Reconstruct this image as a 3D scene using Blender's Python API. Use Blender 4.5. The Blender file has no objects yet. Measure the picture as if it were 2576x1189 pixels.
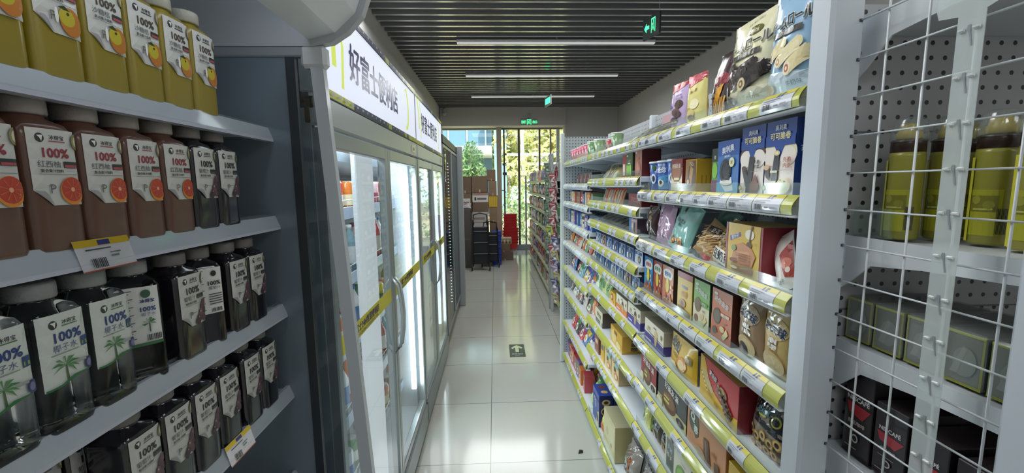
import bpy, bmesh, math, random
from mathutils import Vector, Matrix, noise
PI = math.pi
S = bpy.context.scene
COL = S.collection
random.seed(7)

# ------------------------------------------------------------------ camera
CAM_H = 1.55
cam = bpy.data.cameras.new('camera')
camo = bpy.data.objects.new('camera', cam); COL.objects.link(camo)
cam.sensor_width = 36; cam.lens = 36 * 1056 / 2576
cam.clip_start = 0.03; cam.clip_end = 200
_p, _y, _r = 0.1236, 0.0395, -0.01316
_f = Vector((math.sin(_y)*math.cos(_p), math.cos(_y)*math.cos(_p), -math.sin(_p)))
_rt = Vector((math.cos(_y), -math.sin(_y), 0)); _up = _rt.cross(_f)
_R = math.cos(_r)*_rt + math.sin(_r)*_up; _U = -math.sin(_r)*_rt + math.cos(_r)*_up
camo.matrix_world = Matrix(((_R.x, _U.x, -_f.x, 0), (_R.y, _U.y, -_f.y, 0), (_R.z, _U.z, -_f.z, CAM_H), (0, 0, 0, 1)))
S.camera = camo
# ------------------------------------------------------------------ view
S.view_settings.view_transform = 'Standard'; S.view_settings.look = 'None'
S.view_settings.gamma = 1; S.view_settings.use_curve_mapping = False
S.view_settings.exposure = 0.92
S.cycles.max_bounces = 8; S.cycles.transparent_max_bounces = 24
S.cycles.sample_clamp_indirect = 4; S.cycles.use_denoising = True
S.cycles.caustics_reflective = False; S.cycles.caustics_refractive = False
# ------------------------------------------------------------------ world and sun
w = bpy.data.worlds.new('world'); S.world = w; w.use_nodes = True
bg = w.node_tree.nodes['Background']; bg.inputs[0].default_value = (0.75, 0.86, 1.0, 1); bg.inputs[1].default_value = 2.2
def light(name, kind, loc, rot, energy, color=(1, 1, 1), sx=1, sy=1):
    l = bpy.data.lights.new(name, kind); l.energy = energy; l.color = color
    if kind == 'AREA': l.shape = 'RECTANGLE'; l.size = sx; l.size_y = sy
    o = bpy.data.objects.new(name, l); COL.objects.link(o); o.location = loc; o.rotation_euler = rot
    return o
sun = light('sun', 'SUN', (0, 0, 10), (math.radians(48), 0, math.radians(28)), 6.0, (1, .95, .84)); sun.data.angle = .01
# the shop's ceiling lamps
LAMPS = [(-.5, -1.5, 17, 1.2), (-.5, 1.3, 17, 1.2), (2.1, .8, 10, 1.2), (-.2, 3.6, 15, 1.8), (.5, 6.6, 24, 2.3), (2.1, -1.6, 8, 1.2)]
for i, (lx, ly, e, lw) in enumerate(LAMPS):
    light('ceiling_lamp_glow', 'AREA', (lx, ly, 3.06), (0, 0, 0), e*1.0, (.97, .99, 1), lw, 1.0)

# ------------------------------------------------------------------ materials
MC = {}
def lin(h):
    h = h.lstrip('#'); c = [int(h[i:i+2], 16)/255 for i in (0, 2, 4)]
    return tuple(((x+.055)/1.055)**2.4 if x > .04045 else x/12.92 for x in c) + (1,)
def M(h, rough=.45, metal=0, coat=0, noise_amt=0, bump=0, bscale=60):
    k = (h, rough, metal, coat, noise_amt, bump, bscale)
    if k in MC: return MC[k]
    m = bpy.data.materials.new('m_' + h.strip('#')); m.use_nodes = True
    n = m.node_tree.nodes; L = m.node_tree.links; p = n['Principled BSDF']
    p.inputs['Base Color'].default_value = lin(h); p.inputs['Roughness'].default_value = rough
    p.inputs['Metallic'].default_value = metal; p.inputs['Coat Weight'].default_value = coat; p.inputs['Coat Roughness'].default_value = .12
    if noise_amt or bump:
        t = n.new('ShaderNodeTexNoise'); t.inputs['Scale'].default_value = bscale; t.inputs['Detail'].default_value = 4
        tc = n.new('ShaderNodeTexCoord'); L.new(tc.outputs['Object'], t.inputs['Vector'])
        if noise_amt:
            mx = n.new('ShaderNodeMix'); mx.data_type = 'RGBA'
            c = lin(h); mx.inputs[6].default_value = tuple(x*(1-noise_amt) for x in c[:3])+(1,)
            mx.inputs[7].default_value = tuple(min(1, x*(1+noise_amt)) for x in c[:3])+(1,)
            L.new(t.outputs['Fac'], mx.inputs[0]); L.new(mx.outputs[2], p.inputs['Base Color'])
        if bump:
            b = n.new('ShaderNodeBump'); b.inputs['Strength'].default_value = bump; b.inputs['Distance'].default_value = .004
            L.new(t.outputs['Fac'], b.inputs['Height']); L.new(b.outputs[0], p.inputs['Normal'])
    MC[k] = m
    return m
def emis(h, s):
    k = ('e', h, s)
    if k in MC: return MC[k]
    m = bpy.data.materials.new('lamp_' + h.strip('#')); m.use_nodes = True; n = m.node_tree.nodes
    p = n['Principled BSDF']; p.inputs['Base Color'].default_value = tuple(x*.45 for x in lin(h)[:3])+(1,)
    p.inputs['Emission Color'].default_value = lin(h); p.inputs['Emission Strength'].default_value = s
    MC[k] = m; return m
def glass(name, tint='#ffffff', gloss=.12, rough=.02, haze=0, fres=.6):
    k = ('g', name)
    if k in MC: return MC[k]
    m = bpy.data.materials.new(name); m.use_nodes = True; n = m.node_tree.nodes; L = m.node_tree.links; n.clear()
    out = n.new('ShaderNodeOutputMaterial'); tr = n.new('ShaderNodeBsdfTransparent'); tr.inputs[0].default_value = lin(tint)
    g = n.new('ShaderNodeBsdfGlossy'); g.inputs['Roughness'].default_value = rough
    fr = n.new('ShaderNodeLayerWeight'); fr.inputs[0].default_value = .5; pw = n.new('ShaderNodeMath'); pw.operation = 'POWER'; pw.inputs[1].default_value = 4
    L.new(fr.outputs['Facing'], pw.inputs[0]); fr = n.new('ShaderNodeMath'); fr.operation = 'MULTIPLY'; fr.inputs[1].default_value = fres; L.new(pw.outputs[0], fr.inputs[0])
    mth = n.new('ShaderNodeMath'); mth.operation = 'ADD'; mth.use_clamp = True; mth.inputs[1].default_value = gloss*.3
    L.new(fr.outputs[0], mth.inputs[0]); mx = n.new('ShaderNodeMixShader')
    L.new(mth.outputs[0], mx.inputs[0]); L.new(tr.outputs[0], mx.inputs[1]); L.new(g.outputs[0], mx.inputs[2])
    last = mx
    if haze:
        d = n.new('ShaderNodeBsdfDiffuse'); d.inputs[0].default_value = lin('#e8f0f0'); m2 = n.new('ShaderNodeMixShader')
        m2.inputs[0].default_value = haze; L.new(mx.outputs[0], m2.inputs[1]); L.new(d.outputs[0], m2.inputs[2]); last = m2
    L.new(last.outputs[0], out.inputs[0]); MC[k] = m
    return m
CLEAR = glass('clear_plastic', '#f6faf8', .15, .08, .04, .4)
FILM = glass('clear_film', '#f2f5f2', .35, .12, .10)
PANE = glass('window_glass', '#e8f0ee', .06, .01)
DOORGLASS = glass('door_glass', '#f2fbfb', .2, .02, .015, .8)
PANELGLASS = glass('panel_glass', '#cfd8dc', .2, .04, .02)
WHITEM = M('#dfe5ea', .35); RAILW = M('#e9ecf0', .3); GREYM = M('#9aa3a8', .4); STEEL = M('#b9c0c4', .3, .7)

# ------------------------------------------------------------------ mesh builder
class MB:
    def __init__(s): s.v = []; s.f = []; s.m = []; s.s = []; s.mats = []
    def mi(s, m):
        if m not in s.mats: s.mats.append(m)
        return s.mats.index(m)
    def add(s, vs, fs, m, smooth=False):
        b = len(s.v); s.v += [tuple(p) for p in vs]; k = s.mi(m)
        for q in fs: s.f.append([b+i for i in q]); s.m.append(k); s.s.append(smooth)
        return s
    def box(s, a, b, m, top=None, front=None, side=None):
        x0, y0, z0 = a; x1, y1, z1 = b
        vs = [(x0,y0,z0),(x1,y0,z0),(x1,y1,z0),(x0,y1,z0),(x0,y0,z1),(x1,y0,z1),(x1,y1,z1),(x0,y1,z1)]
        s.add(vs, [(0,3,2,1),(3,0,4,7),(2,3,7,6)], m); s.add(vs, [(4,5,6,7)], top or m)
        s.add(vs, [(0,1,5,4)], front or m); s.add(vs, [(1,2,6,5)], side or m)
        return s
    def rbox(s, a, b, m, bev=.004, top=None, front=None, side=None):   # bevelled box
        x0, y0, z0 = a; x1, y1, z1 = b; e = min(bev, (x1-x0)/2.2, (y1-y0)/2.2, (z1-z0)/2.2)
        X = (x0, x1); Y = (y0, y1); Z = (z0, z1); sg = (1, -1); vs = []; ix = {}
        for i in (0,1):
            for j in (0,1):
                for k in (0,1):
                    for ax in range(3):
                        p = [X[i]+e*sg[i], Y[j]+e*sg[j], Z[k]+e*sg[k]]; p[ax] = (X,Y,Z)[ax][(i,j,k)[ax]]
                        ix[i,j,k,ax] = len(vs); vs.append(p)
        def g(i,j,k,ax): return ix[i,j,k,ax]
        F = {'x0':[g(0,0,0,0),g(0,0,1,0),g(0,1,1,0),g(0,1,0,0)],'x1':[g(1,0,0,0),g(1,1,0,0),g(1,1,1,0),g(1,0,1,0)],
             'y0':[g(0,0,0,1),g(1,0,0,1),g(1,0,1,1),g(0,0,1,1)],'y1':[g(0,1,0,1),g(0,1,1,1),g(1,1,1,1),g(1,1,0,1)],
             'z0':[g(0,0,0,2),g(0,1,0,2),g(1,1,0,2),g(1,0,0,2)],'z1':[g(0,0,1,2),g(1,0,1,2),g(1,1,1,2),g(0,1,1,2)]}
        mm = {'z1': top, 'y0': front, 'x1': side}
        b0 = len(s.v); s.v += [tuple(p) for p in vs]
        def put(q, mat): s.f.append([b0+t for t in q]); s.m.append(s.mi(mat)); s.s.append(False)
        for kk, q in F.items(): put(q, mm.get(kk) or m)
        for a_, b_, c_ in ((0,1,2),(0,2,1),(1,2,0)):
            for i in (0,1):
                for j in (0,1):
                    def key(t, ax):
                        r = [0,0,0]; r[a_] = i; r[b_] = j; r[c_] = t; return ix[r[0],r[1],r[2],ax]
                    put([key(0,a_), key(1,a_), key(1,b_), key(0,b_)], m)
        for i in (0,1):
            for j in (0,1):
                for k in (0,1): put([g(i,j,k,0), g(i,j,k,1), g(i,j,k,2)], m)
        return s
    def tube(s, pts, r, m, n=8, close=True):
        pts = [Vector(p) for p in pts]; rings = []
        for i, p in enumerate(pts):
            d = (pts[min(i+1, len(pts)-1)] - pts[max(i-1, 0)]).normalized()
            a = Vector((0,0,1)) if abs(d.z) < .9 else Vector((1,0,0))
            u = d.cross(a).normalized(); v = d.cross(u)
            rr = r[i] if isinstance(r, (list, tuple)) else r
            rings.append([p + rr*(math.cos(2*PI*k/n)*u + math.sin(2*PI*k/n)*v) for k in range(n)])
        vs = [q for R in rings for q in R]; fs = []
        for i in range(len(pts)-1):
            for k in range(n): fs.append((i*n+k, i*n+(k+1)%n, (i+1)*n+(k+1)%n, (i+1)*n+k))
        if close: fs += [tuple(range(n))[::-1], tuple((len(pts)-1)*n+k for k in range(n))]
        return s.add(vs, fs, m, True)
    def lathe(s, prof, m, c=(0,0,0), n=20, cap=True, sq=None):
        vs = []; fs = []
        for r, z in prof:
            for k in range(n):
                a = 2*PI*k/n + PI/n; q = sq if not isinstance(sq, dict) else sq.get(r)
                ca, sa = math.cos(a), math.sin(a)
                f = 1
                if sq and r > sq[1]: f = 1/((abs(ca)**sq[0] + abs(sa)**sq[0])**(1/sq[0]))
                vs.append((c[0]+r*ca*f, c[1]+r*sa*f, c[2]+z))
        for i in range(len(prof)-1):
            for k in range(n): fs.append((i*n+k, i*n+(k+1)%n, (i+1)*n+(k+1)%n, (i+1)*n+k))
        if cap: fs += [tuple(range(n))[::-1], tuple((len(prof)-1)*n+k for k in range(n))]
        return s.add(vs, fs, m, True)
    def prism(s, poly, axis, a, b, m):     # poly in the other two axes, extruded a..b
        def mk(p, t):
            return {'x': (t, p[0], p[1]), 'y': (p[0], t, p[1]), 'z': (p[0], p[1], t)}[axis]
        n = len(poly); vs = [mk(p, a) for p in poly] + [mk(p, b) for p in poly]
        fs = [tuple(range(n)), tuple(range(n, 2*n))[::-1]] + [(i, (i+1) % n, n+(i+1) % n, n+i)[::-1] for i in range(n)]
        return s.add(vs, fs, m)
    def mesh(s, name):
        me = bpy.data.meshes.new(name); me.from_pydata(s.v, [], s.f)
        for m in s.mats: me.materials.append(m)
        me.polygons.foreach_set('material_index', s.m); me.polygons.foreach_set('use_smooth', s.s)
        me.update(); return me
    def build(s, name, parent=None, loc=(0,0,0), rot=(0,0,0)):
        o = bpy.data.objects.new(name, s.mesh(name)); COL.objects.link(o); o.location = loc; o.rotation_euler = rot
        if parent: o.parent = parent
        return o
def tag(o, label=None, cat=None, group=None, kind=None):
    if label: o['label'] = label
    if cat: o['category'] = cat
    if group: o['group'] = group
    if kind: o['kind'] = kind
    return o
def empty(name, loc=(0,0,0), rot=(0,0,0)):
    o = bpy.data.objects.new(name, None); COL.objects.link(o); o.location = loc; o.rotation_euler = rot; o.empty_display_size = .05
    return o
def copy_tree(o, parent=None):
    c = o.copy(); COL.objects.link(c); c.parent = parent
    for ch in o.children: copy_tree(ch, c)
    return c
def struct(mb, name): return tag(mb.build(name), kind='structure')
ORD = ['first','second','third','fourth','fifth','sixth','seventh','eighth','ninth','tenth','eleventh','twelfth','thirteenth','fourteenth','fifteenth','sixteenth','seventeenth','eighteenth','nineteenth','twentieth']

# ------------------------------------------------------------------ printed artwork
TC = {}
def text_mesh(txt, bold):
    k = (txt, bold)
    if k in TC: return TC[k]
    c = bpy.data.curves.new('print', 'FONT'); c.body = txt; c.resolution_u = 2; c.offset = bold
    o = bpy.data.objects.new('print', c); me = bpy.data.meshes.new_from_object(o)
    vs = [(v.co.x, v.co.y) for v in me.vertices]; fs = [tuple(p.vertices) for p in me.polygons]
    bpy.data.objects.remove(o); bpy.data.meshes.remove(me)
    if not vs: vs = [(0,0),(1,0),(0,1)]; fs = []
    x0 = min(v[0] for v in vs); x1 = max(v[0] for v in vs); y0 = min(v[1] for v in vs); y1 = max(v[1] for v in vs)
    cx, cy = (x0+x1)/2, (y0+y1)/2; h = (y1-y0) or 1
    TC[k] = ([((a-cx)/h, (b-cy)/h) for a, b in vs], fs, (x1-x0)/h)
    return TC[k]
def printart(mb, art, W, H, mp, rough=.35, coat=0, sub=0, eps=.00035, step=.00022):
    """art: shapes in fractions of a W x H face; mp(x, z, out) maps onto the surface"""
    lay = eps
    for it in art:
        k = it[0]; lay += step
        if k == 'r':
            x0, y0, x1, y1, c = it[1:6]; P = [(x0*W,y0*H),(x1*W,y0*H),(x1*W,y1*H),(x0*W,y1*H)]; T = [(0,1,2,3)]
            if sub:
                nx = max(1, int((x1-x0)*W/sub)); ny = max(1, int((y1-y0)*H/sub))
                P = [((x0+(x1-x0)*i/nx)*W, (y0+(y1-y0)*j/ny)*H) for j in range(ny+1) for i in range(nx+1)]
                T = [(j*(nx+1)+i, j*(nx+1)+i+1, (j+1)*(nx+1)+i+1, (j+1)*(nx+1)+i) for j in range(ny) for i in range(nx)]
        elif k == 'e':
            cx, cy, rx, ry, c = it[1:6]; n = 20; rings = 3 if sub and max(rx*W, ry*H) > sub else 1
            P = [(cx*W, cy*H)]; T = []
            for q in range(1, rings+1):
                P += [((cx+rx*q/rings*math.cos(2*PI*i/n))*W, (cy+ry*q/rings*math.sin(2*PI*i/n))*H) for i in range(n)]
            T = [(0, 1+i, 1+(i+1) % n) for i in range(n)]
            for q in range(rings-1): T += [(1+q*n+i, 1+(q+1)*n+i, 1+(q+1)*n+(i+1) % n, 1+q*n+(i+1) % n) for i in range(n)]
        elif k == 'p':
            c = it[2]; P = [(x*W, y*H) for x, y in it[1]]; T = [tuple(range(len(P)))]
            if sub:
                from mathutils.geometry import tessellate_polygon
                T = [tuple(t) for t in tessellate_polygon([[Vector((x, y, 0)) for x, y in P]])]
                for _ in range(5):
                    nt = []; big = False
                    for a, b, d in T:
                        es = [(math.dist(P[a], P[b]), a, b, d), (math.dist(P[b], P[d]), b, d, a), (math.dist(P[d], P[a]), d, a, b)]
                        L_, i, j, o = max(es)
                        if L_ > sub*1.3:
                            P.append(((P[i][0]+P[j][0])/2, (P[i][1]+P[j][1])/2)); q = len(P)-1; nt += [(i, q, o), (q, j, o)]; big = True
                        else: nt.append((a, b, d))
                    T = nt
                    if not big: break
        elif k == 't':      # text, cx, cy, height, colour, max width fraction, bold, rotation deg, outline colour
            txt, cx, cy, h, c = it[1:6]; mw = it[6] if len(it) > 6 and it[6] else .92; bold = it[7] if len(it) > 7 else 0
            rot = math.radians(it[8]) if len(it) > 8 and it[8] else 0; oc = it[9] if len(it) > 9 else None
            cjk = any(ord(q) > 0x2e80 for q in txt)
            for bb, col, sh in ([(bold+.035, oc, q) for q in ((-1,0),(1,0),(0,-1),(0,1),(.7,.7),(-.7,-.7))] if oc and cjk else [(bold+.035, oc, (0,0))] if oc else []) + ([(bold, c, q) for q in ((-1,0),(1,0),(0,1))] if cjk and bold > .005 else [(bold, c, (0,0))]):
                vs, fs, asp = text_mesh(txt, 0 if cjk else bb); hh = h*H; ex, ey = (sh[0]*bb*hh, sh[1]*bb*hh) if cjk else (0, 0); ww = asp*hh; sx = min(1, mw*(W if abs(rot) < .8 else H)/ww)
                ca, sa = math.cos(rot), math.sin(rot)
                P = [(cx*W + ex + x*hh*sx*ca - y*hh*sa, cy*H + ey + x*hh*sx*sa + y*hh*ca) for x, y in vs]
                mb.add([mp(x, y, lay) for x, y in P], fs, M(col, rough, 0, coat)); lay += step*(.5 if cjk else 1)
            continue
        mb.add([mp(x, y, lay) for x, y in P], T, M(c, rough, 0, coat))
    return mb
def lines(x0, x1, ys, c='#8a8a90', th=.012): return [('r', x0, y, x1 if i % 2 == 0 else x1-(x1-x0)*.25, y+th, c) for i, y in enumerate(ys)]
def barcode(x0, y0, x1, y1, c='#33333a', n=9):
    r = random.Random(3); o = []; dx = (x1-x0)/n
    for i in range(n): o.append(('r', x0+i*dx, y0, x0+i*dx+dx*r.choice((.35,.55,.7)), y1, c))
    return o
def carton(name, w, h, d, front, art=(), side=None, top=None, sideart=(), topart=(), label='', cat='box', loc=(0,0,0), rot=(0,0,0), group=None, rough=.3, coat=.3, film=False):
    """printed carton: front faces local -Y, x in [-w/2,w/2], y in [0,d], z in [0,h]"""
    mb = MB(); s = side or front
    mb.rbox((-w/2, 0, 0), (w/2, d, h), M(s, rough, 0, coat), .0012, top=M(top or s, rough, 0, coat), front=M(front, rough, 0, coat), side=M(s, rough, 0, coat))
    printart(mb, art, w, h, lambda x, z, o: (x-w/2, -o, z), rough, coat)
    printart(mb, sideart, d, h, lambda x, z, o: (w/2+o, x, z), rough, coat)
    printart(mb, topart, w, d, lambda x, z, o: (x-w/2, z, h+o), rough, coat)
    # closing flap lines of the carton
    printart(mb, [('r', .02, .0, .98, .008, '#6d6a62')], d, h, lambda x, z, o: (w/2+o, x, z), rough)
    o = mb.build(name, None, loc, rot)
    return tag(o, label, cat, group)
def pouch(name, w, h, t, front, art=(), back=None, label='', cat='bag', loc=(0,0,0), rot=(0,0,0), group=None, kind='pillow', wr=.002, seed=1, rough=.25, seal=None, film=False, crimp=True):
    """soft printed bag facing local -Y, standing on z=0"""
    off = Vector((seed*3.1, seed*1.7, 0))
    def T(u, v):
        a = max(0, 1-abs(2*u)**2.6)**.6
        if kind == 'pillow': b = max(0, math.sin(PI*min(1, max(0, v))))**.75
        else: b = (1-max(0, min(1, v))**3.2)**.8 * (.55+.45*min(1, v*6))
        return t/2*a*b
    def wrk(x, z): return wr*(noise.noise(Vector((x*38, z*30, 0))+off) + .5*noise.noise(Vector((x*90, z*70, 3))+off))
    def S_(x, z, sgn):
        u = x/w; v = z/h; q = T(u, v)
        sx = 1 - (.07*math.sin(PI*v) if kind == 'pillow' else .03*v)
        return (x*sx, t/2 + sgn*(q + (wrk(x, z) if q > .0005 else wr*.4*math.sin(x*400))), z)
    nx, nz = 16, 20; mb = MB()
    for sgn, col in ((-1, front), (1, back or front)):
        vs = [S_(-w/2+w*i/nx, h*j/nz, sgn) for j in range(nz+1) for i in range(nx+1)]
        fs = [(j*(nx+1)+i, j*(nx+1)+i+1, (j+1)*(nx+1)+i+1, (j+1)*(nx+1)+i) for j in range(nz) for i in range(nx)]
        if sgn > 0: fs = [f[::-1] for f in fs]
        mb.add(vs, fs, M(col, rough, 0, .4), True)
    def mp(x, z, o):
        p = S_(x-w/2, z, -1); return (p[0], p[1]-.0006-o, p[2])
    printart(mb, art, w, h, mp, rough, .3, sub=.009)
    if seal: printart(mb, [('r', .01, .945, .99, .995, seal)], w, h, mp, rough, .3, sub=.009)
    o = mb.build(name, None, loc, rot); return tag(o, label, cat, group)
def cup(name, r, h, body, lidc, art=(), label='', loc=(0,0,0), rot=(0,0,0), group=None):
    root = empty(name, loc, rot); tag(root, label, 'cup', group)
    mb = MB(); rb = r*.78
    mb.lathe([(rb*.96, 0), (rb, .002), (r, h*.94)], M(body, .3, 0, .4), n=24)
    W = r*2.2
    def mp(x, z, o):
        rr = rb+(r-rb)*z/h+.0006+o; a = (x-W/2)/r; return (rr*math.sin(a), -rr*math.cos(a), z)
    printart(mb, art, W, h, mp, .3, .3, sub=.006)
    mb.build('cup_body', root)
    l = MB(); l.lathe([(r, 0), (r*1.06, .001), (r*1.06, h*.06), (r*1.0, h*.07), (r*.97, h*.05)], M(lidc, .3), (0,0,h*.93), n=24); l.build('lid', root)
    return root

# ------------------------------------------------------------------ the room
def tile_floor():
    m = bpy.data.materials.new('floor_tile'); m.use_nodes = True; n = m.node_tree.nodes; L = m.node_tree.links; p = n['Principled BSDF']
    tc = n.new('ShaderNodeTexCoord'); mp = n.new('ShaderNodeMapping'); mp.inputs['Location'].default_value = (.05, -.22, 0)
    L.new(tc.outputs['Object'], mp.inputs[0])
    b = n.new('ShaderNodeTexBrick'); b.offset = 0; b.inputs['Scale'].default_value = 1
    b.inputs['Brick Width'].default_value = .655; b.inputs['Row Height'].default_value = .655; b.inputs['Mortar Size'].default_value = .0022
    b.inputs['Color1'].default_value = lin('#c3c3b9'); b.inputs['Color2'].default_value = lin('#bfc0b7'); b.inputs['Mortar'].default_value = lin('#6a6a64')
    L.new(mp.outputs[0], b.inputs['Vector'])
    nz = n.new('ShaderNodeTexNoise'); nz.inputs['Scale'].default_value = 3; L.new(tc.outputs['Object'], nz.inputs['Vector'])
    mx = n.new('ShaderNodeMix'); mx.data_type = 'RGBA'; mx.blend_type = 'MULTIPLY'; mx.inputs[0].default_value = .12
    L.new(b.outputs['Color'], mx.inputs[6]); L.new(nz.outputs['Color'], mx.inputs[7]); L.new(mx.outputs[2], p.inputs['Base Color'])
    rm = n.new('ShaderNodeMapRange'); rm.inputs[3].default_value = .07; rm.inputs[4].default_value = .15; L.new(nz.outputs['Fac'], rm.inputs[0]); L.new(rm.outputs[0], p.inputs['Roughness'])
    p.inputs['Specular IOR Level'].default_value = .8
    return m
XL, XR, YB, YE, ZC = -1.17, 2.78, -3.0, 9.9, 3.22
struct(MB().box((XL, YB, -.1), (XR, YE+.1, 0), tile_floor()), 'floor')
WALL = M('#cfccc8', .8, noise_amt=.03, bscale=8)
struct(MB().box((XL-.1, YB, 0), (XL, YE, ZC+.25), WALL), 'wall_left')
struct(MB().box((XR, YB, 0), (XR+.1, YE, ZC+.25), WALL), 'wall_right')
struct(MB().box((XL, YB-.1, 0), (XR, YB, ZC+.25), WALL), 'wall_back')
# ceiling: black plenum with slatted baffles running across the shop
c = MB(); c.box((XL, YB, ZC+.16), (XR, YE, ZC+.25), M('#3c3c3d', .8))
SIDE = M('#6e6e70', .55); BOT = M('#cacac6', .16, .7)
y = YB+.1
while y < 9.42:
    c.box((XL+.01, y, ZC), (XR-.01, y+.032, ZC+.085), SIDE)
    c.add([(XL+.01, y, ZC-.001), (XR-.01, y, ZC-.001), (XR-.01, y+.032, ZC-.001), (XL+.01, y+.032, ZC-.001)], [(3,2,1,0)], BOT)
    y += .152
struct(c, 'ceiling')
# bulkhead above the window and the wall right of the window
struct(MB().box((XL+.01, 9.45, 2.83), (1.59, 9.85, ZC+.1), M('#cfcbc5', .7)), 'wall_far_bulkhead')
struct(MB().box((1.6, 9.55, 0), (XR, 9.85, ZC+.1), M('#cfccc8', .8)), 'wall_far')
# ceiling strip lamps
def strip_lamp(i, lx, ly, lit, label):
    r = empty('ceiling_light', (lx, ly, ZC-.035)); tag(r, label, 'light')
    MB().rbox((-1.165, -.02, 0), (1.165, .02, .03), M('#d9d9d9', .5)).build('housing', r)
    MB().rbox((-1.16, -.026, -.014), (1.16, .026, 0), emis('#e2e4e2', lit), .003).build('diffuser', r)
    MB().box((-.01, -.001, .03), (.01, .001, .12), GREYM).build('bracket', r)
for i, (yy, nm) in enumerate(((5.12, 'nearest of the three slim ceiling strip lights'), (6.62, 'middle one of the three slim strip lights under the slatted ceiling'), (8.15, 'farthest of the three slim ceiling strip lights, close to the window bulkhead'))):
    strip_lamp(i, .755, yy, .3, nm)

# window: frames, panes
wf = MB(); FR = M('#8c877d', .5); FRL = M('#b6a89a', .5)
YW = 9.9
wf.box((XL, YW-.06, 0), (1.6, YW+.06, .13), GREYM); wf.box((XL, YW-.04, 2.8), (1.6, YW+.06, 2.9), FR)
wf.box((.06, YW-.22, 0), (.165, YW+.05, 2.85), FRL)
for a, b, mm in ((.215, .25, M('#5d574c', .6)), (.553, .6, M('#5d574c', .6)), (1.04, 1.075, M('#5d574c', .6)), (1.30, 1.33, FR), (1.45, 1.52, M('#cfd3d6', .5))):
    wf.box((a, YW-.05, .13), (b, YW+.05, 2.8), mm)
wf.box((.165, YW-.03, 2.0-.6), (.215, YW+.03, 1.42), FR)
w1 = struct(wf, 'window_1'); w1.name = 'window_1'
gp = MB().box((XL, YW-.004, .13), (1.6, YW+.004, 2.8), PANE).build('pane', w1)
# security camera on the bulkhead, exit signs
r = empty('security_camera', (-1.06, 9.42, 3.12)); tag(r, 'small white security camera at the left end of the bulkhead', 'camera')
MB().lathe([(.012, 0), (.035, .015), (.035, .06), (.02, .08)], M('#d8d8d8', .4)).build('mount', r)
MB().lathe([(.005, -.075), (.03, -.065), (.045, -.04), (.048, -.005), (.02, 0)], M('#c8c8c8', .3)).build('dome', r)
GRN = '#35e07a'
def runman(x, y, s, c):      # running figure and door frame of the exit pictogram
    return [('p', [(x-.9*s,y-1*s),(x-.9*s,y+1*s),(x-.7*s,y+1*s),(x-.7*s,y-1*s)], c), ('p', [(x+.7*s,y-1*s),(x+.7*s,y+1*s),(x+.9*s,y+1*s),(x+.9*s,y-1*s)], c), ('p', [(x-.9*s,y+.82*s),(x-.9*s,y+1*s),(x+.9*s,y+1*s),(x+.9*s,y+.82*s)], c),
            ('e', x+.1*s, y+.55*s, .16*s, .2*s, c), ('p', [(x-.1*s,y+.35*s),(x+.2*s,y+.3*s),(x+.1*s,y-.2*s),(x-.2*s,y-.15*s)], c),
            ('p', [(x-.1*s,y-.15*s),(x+.1*s,y-.15*s),(x+.4*s,y-.5*s),(x+.3*s,y-.85*s),(x+.2*s,y-.55*s)], c), ('p', [(x-.2*s,y-.1*s),(x-.05*s,y-.25*s),(x-.25*s,y-.6*s),(x-.55*s,y-.65*s),(x-.5*s,y-.5*s)], c),
            ('p', [(x-.1*s,y+.3*s),(x-.5*s,y+.2*s),(x-.5*s,y+.1*s),(x-.05*s,y+.12*s)], c)]
def eprint(mb, art, W, H, mp, strength=2.2):
    n0 = len(mb.f); printart(mb, art, W, H, mp)
    for k, m in enumerate(list(mb.mats)):
        if m is M(GRN, .35): mb.mats[k] = emis(GRN, strength)
sg = empty('exit_sign', (1.40, 3.82, 2.815)); tag(sg, 'dark hanging exit sign with green arrow and running figure, nearer one on a cable', 'sign')
b = MB(); W_, H_ = .235, .18
b.rbox((-W_/2, -.012, 0), (W_/2, .012, H_), M('#3c4242', .4), .004)
art = runman(.66, .5, .22, GRN)
art = [(k if True else 0) for k in art]
aa = []
for it in art:
    if it[0] == 'p': aa.append(('p', [((x-.66)*.62+.66, (y-.5)*1.5+.5) for x, y in it[1]], it[2]))
    else: aa.append(('e', (it[1]-.66)*.62+.66, (it[2]-.5)*1.5+.5, it[3]*.62, it[4]*1.5, it[5]))
aa += [('p', [(.12,.5),(.26,.72),(.26,.58),(.42,.58),(.42,.42),(.26,.42),(.26,.28)], GRN)]
eprint(b, aa, W_, H_, lambda x, z, o: (x-W_/2, -.012-o, z))
b.build('sign_panel', sg)
MB().tube([(.105, 0, H_), (.105, .0, ZC-2.815)], .003, GREYM, 6).build('cable', sg)
sg.rotation_euler = (0, 0, math.radians(-75))
sg = empty('exit_sign', (.93, 7.3, 2.86)); tag(sg, 'small green-lit exit sign seen nearly edge-on below the slats', 'sign')
b = MB(); b.rbox((-.16, -.01, 0), (.16, .01, .16), M('#5d6a62', .4), .004)
eprint(b, [('r', .1, .2, .9, .8, GRN)], .32, .16, lambda x, z, o: (x-.16, -.01-o, z)); b.build('sign_panel', sg)
MB().tube([(0, 0, .16), (0, 0, ZC-2.86)], .003, GREYM, 6).build('cable', sg); sg.rotation_euler = (0, 0, math.radians(-79))
sg = empty('exit_sign', (.78, 9.42, 2.83)); tag(sg, 'green-lit EXIT sign box fixed to the bulkhead over the window', 'sign')
b = MB(); b.rbox((-.18, 0, 0), (.18, .03, .14), M('#a8b5aa', .4), .004)
aa = [('t', 'EXIT', .17, .5, .42, GRN, .26, .02), ('t', '出口', .85, .5, .42, GRN, .26, .02)]
for it in runman(.5, .5, .2, GRN):
    aa.append(('p', [((x-.5)*.7+.5, (y-.5)*2+.5) for x, y in it[1]], it[2]) if it[0] == 'p' else ('e', (it[1]-.5)*.7+.5, (it[2]-.5)*2+.5, it[3]*.7, it[4]*2, it[5]))
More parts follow.
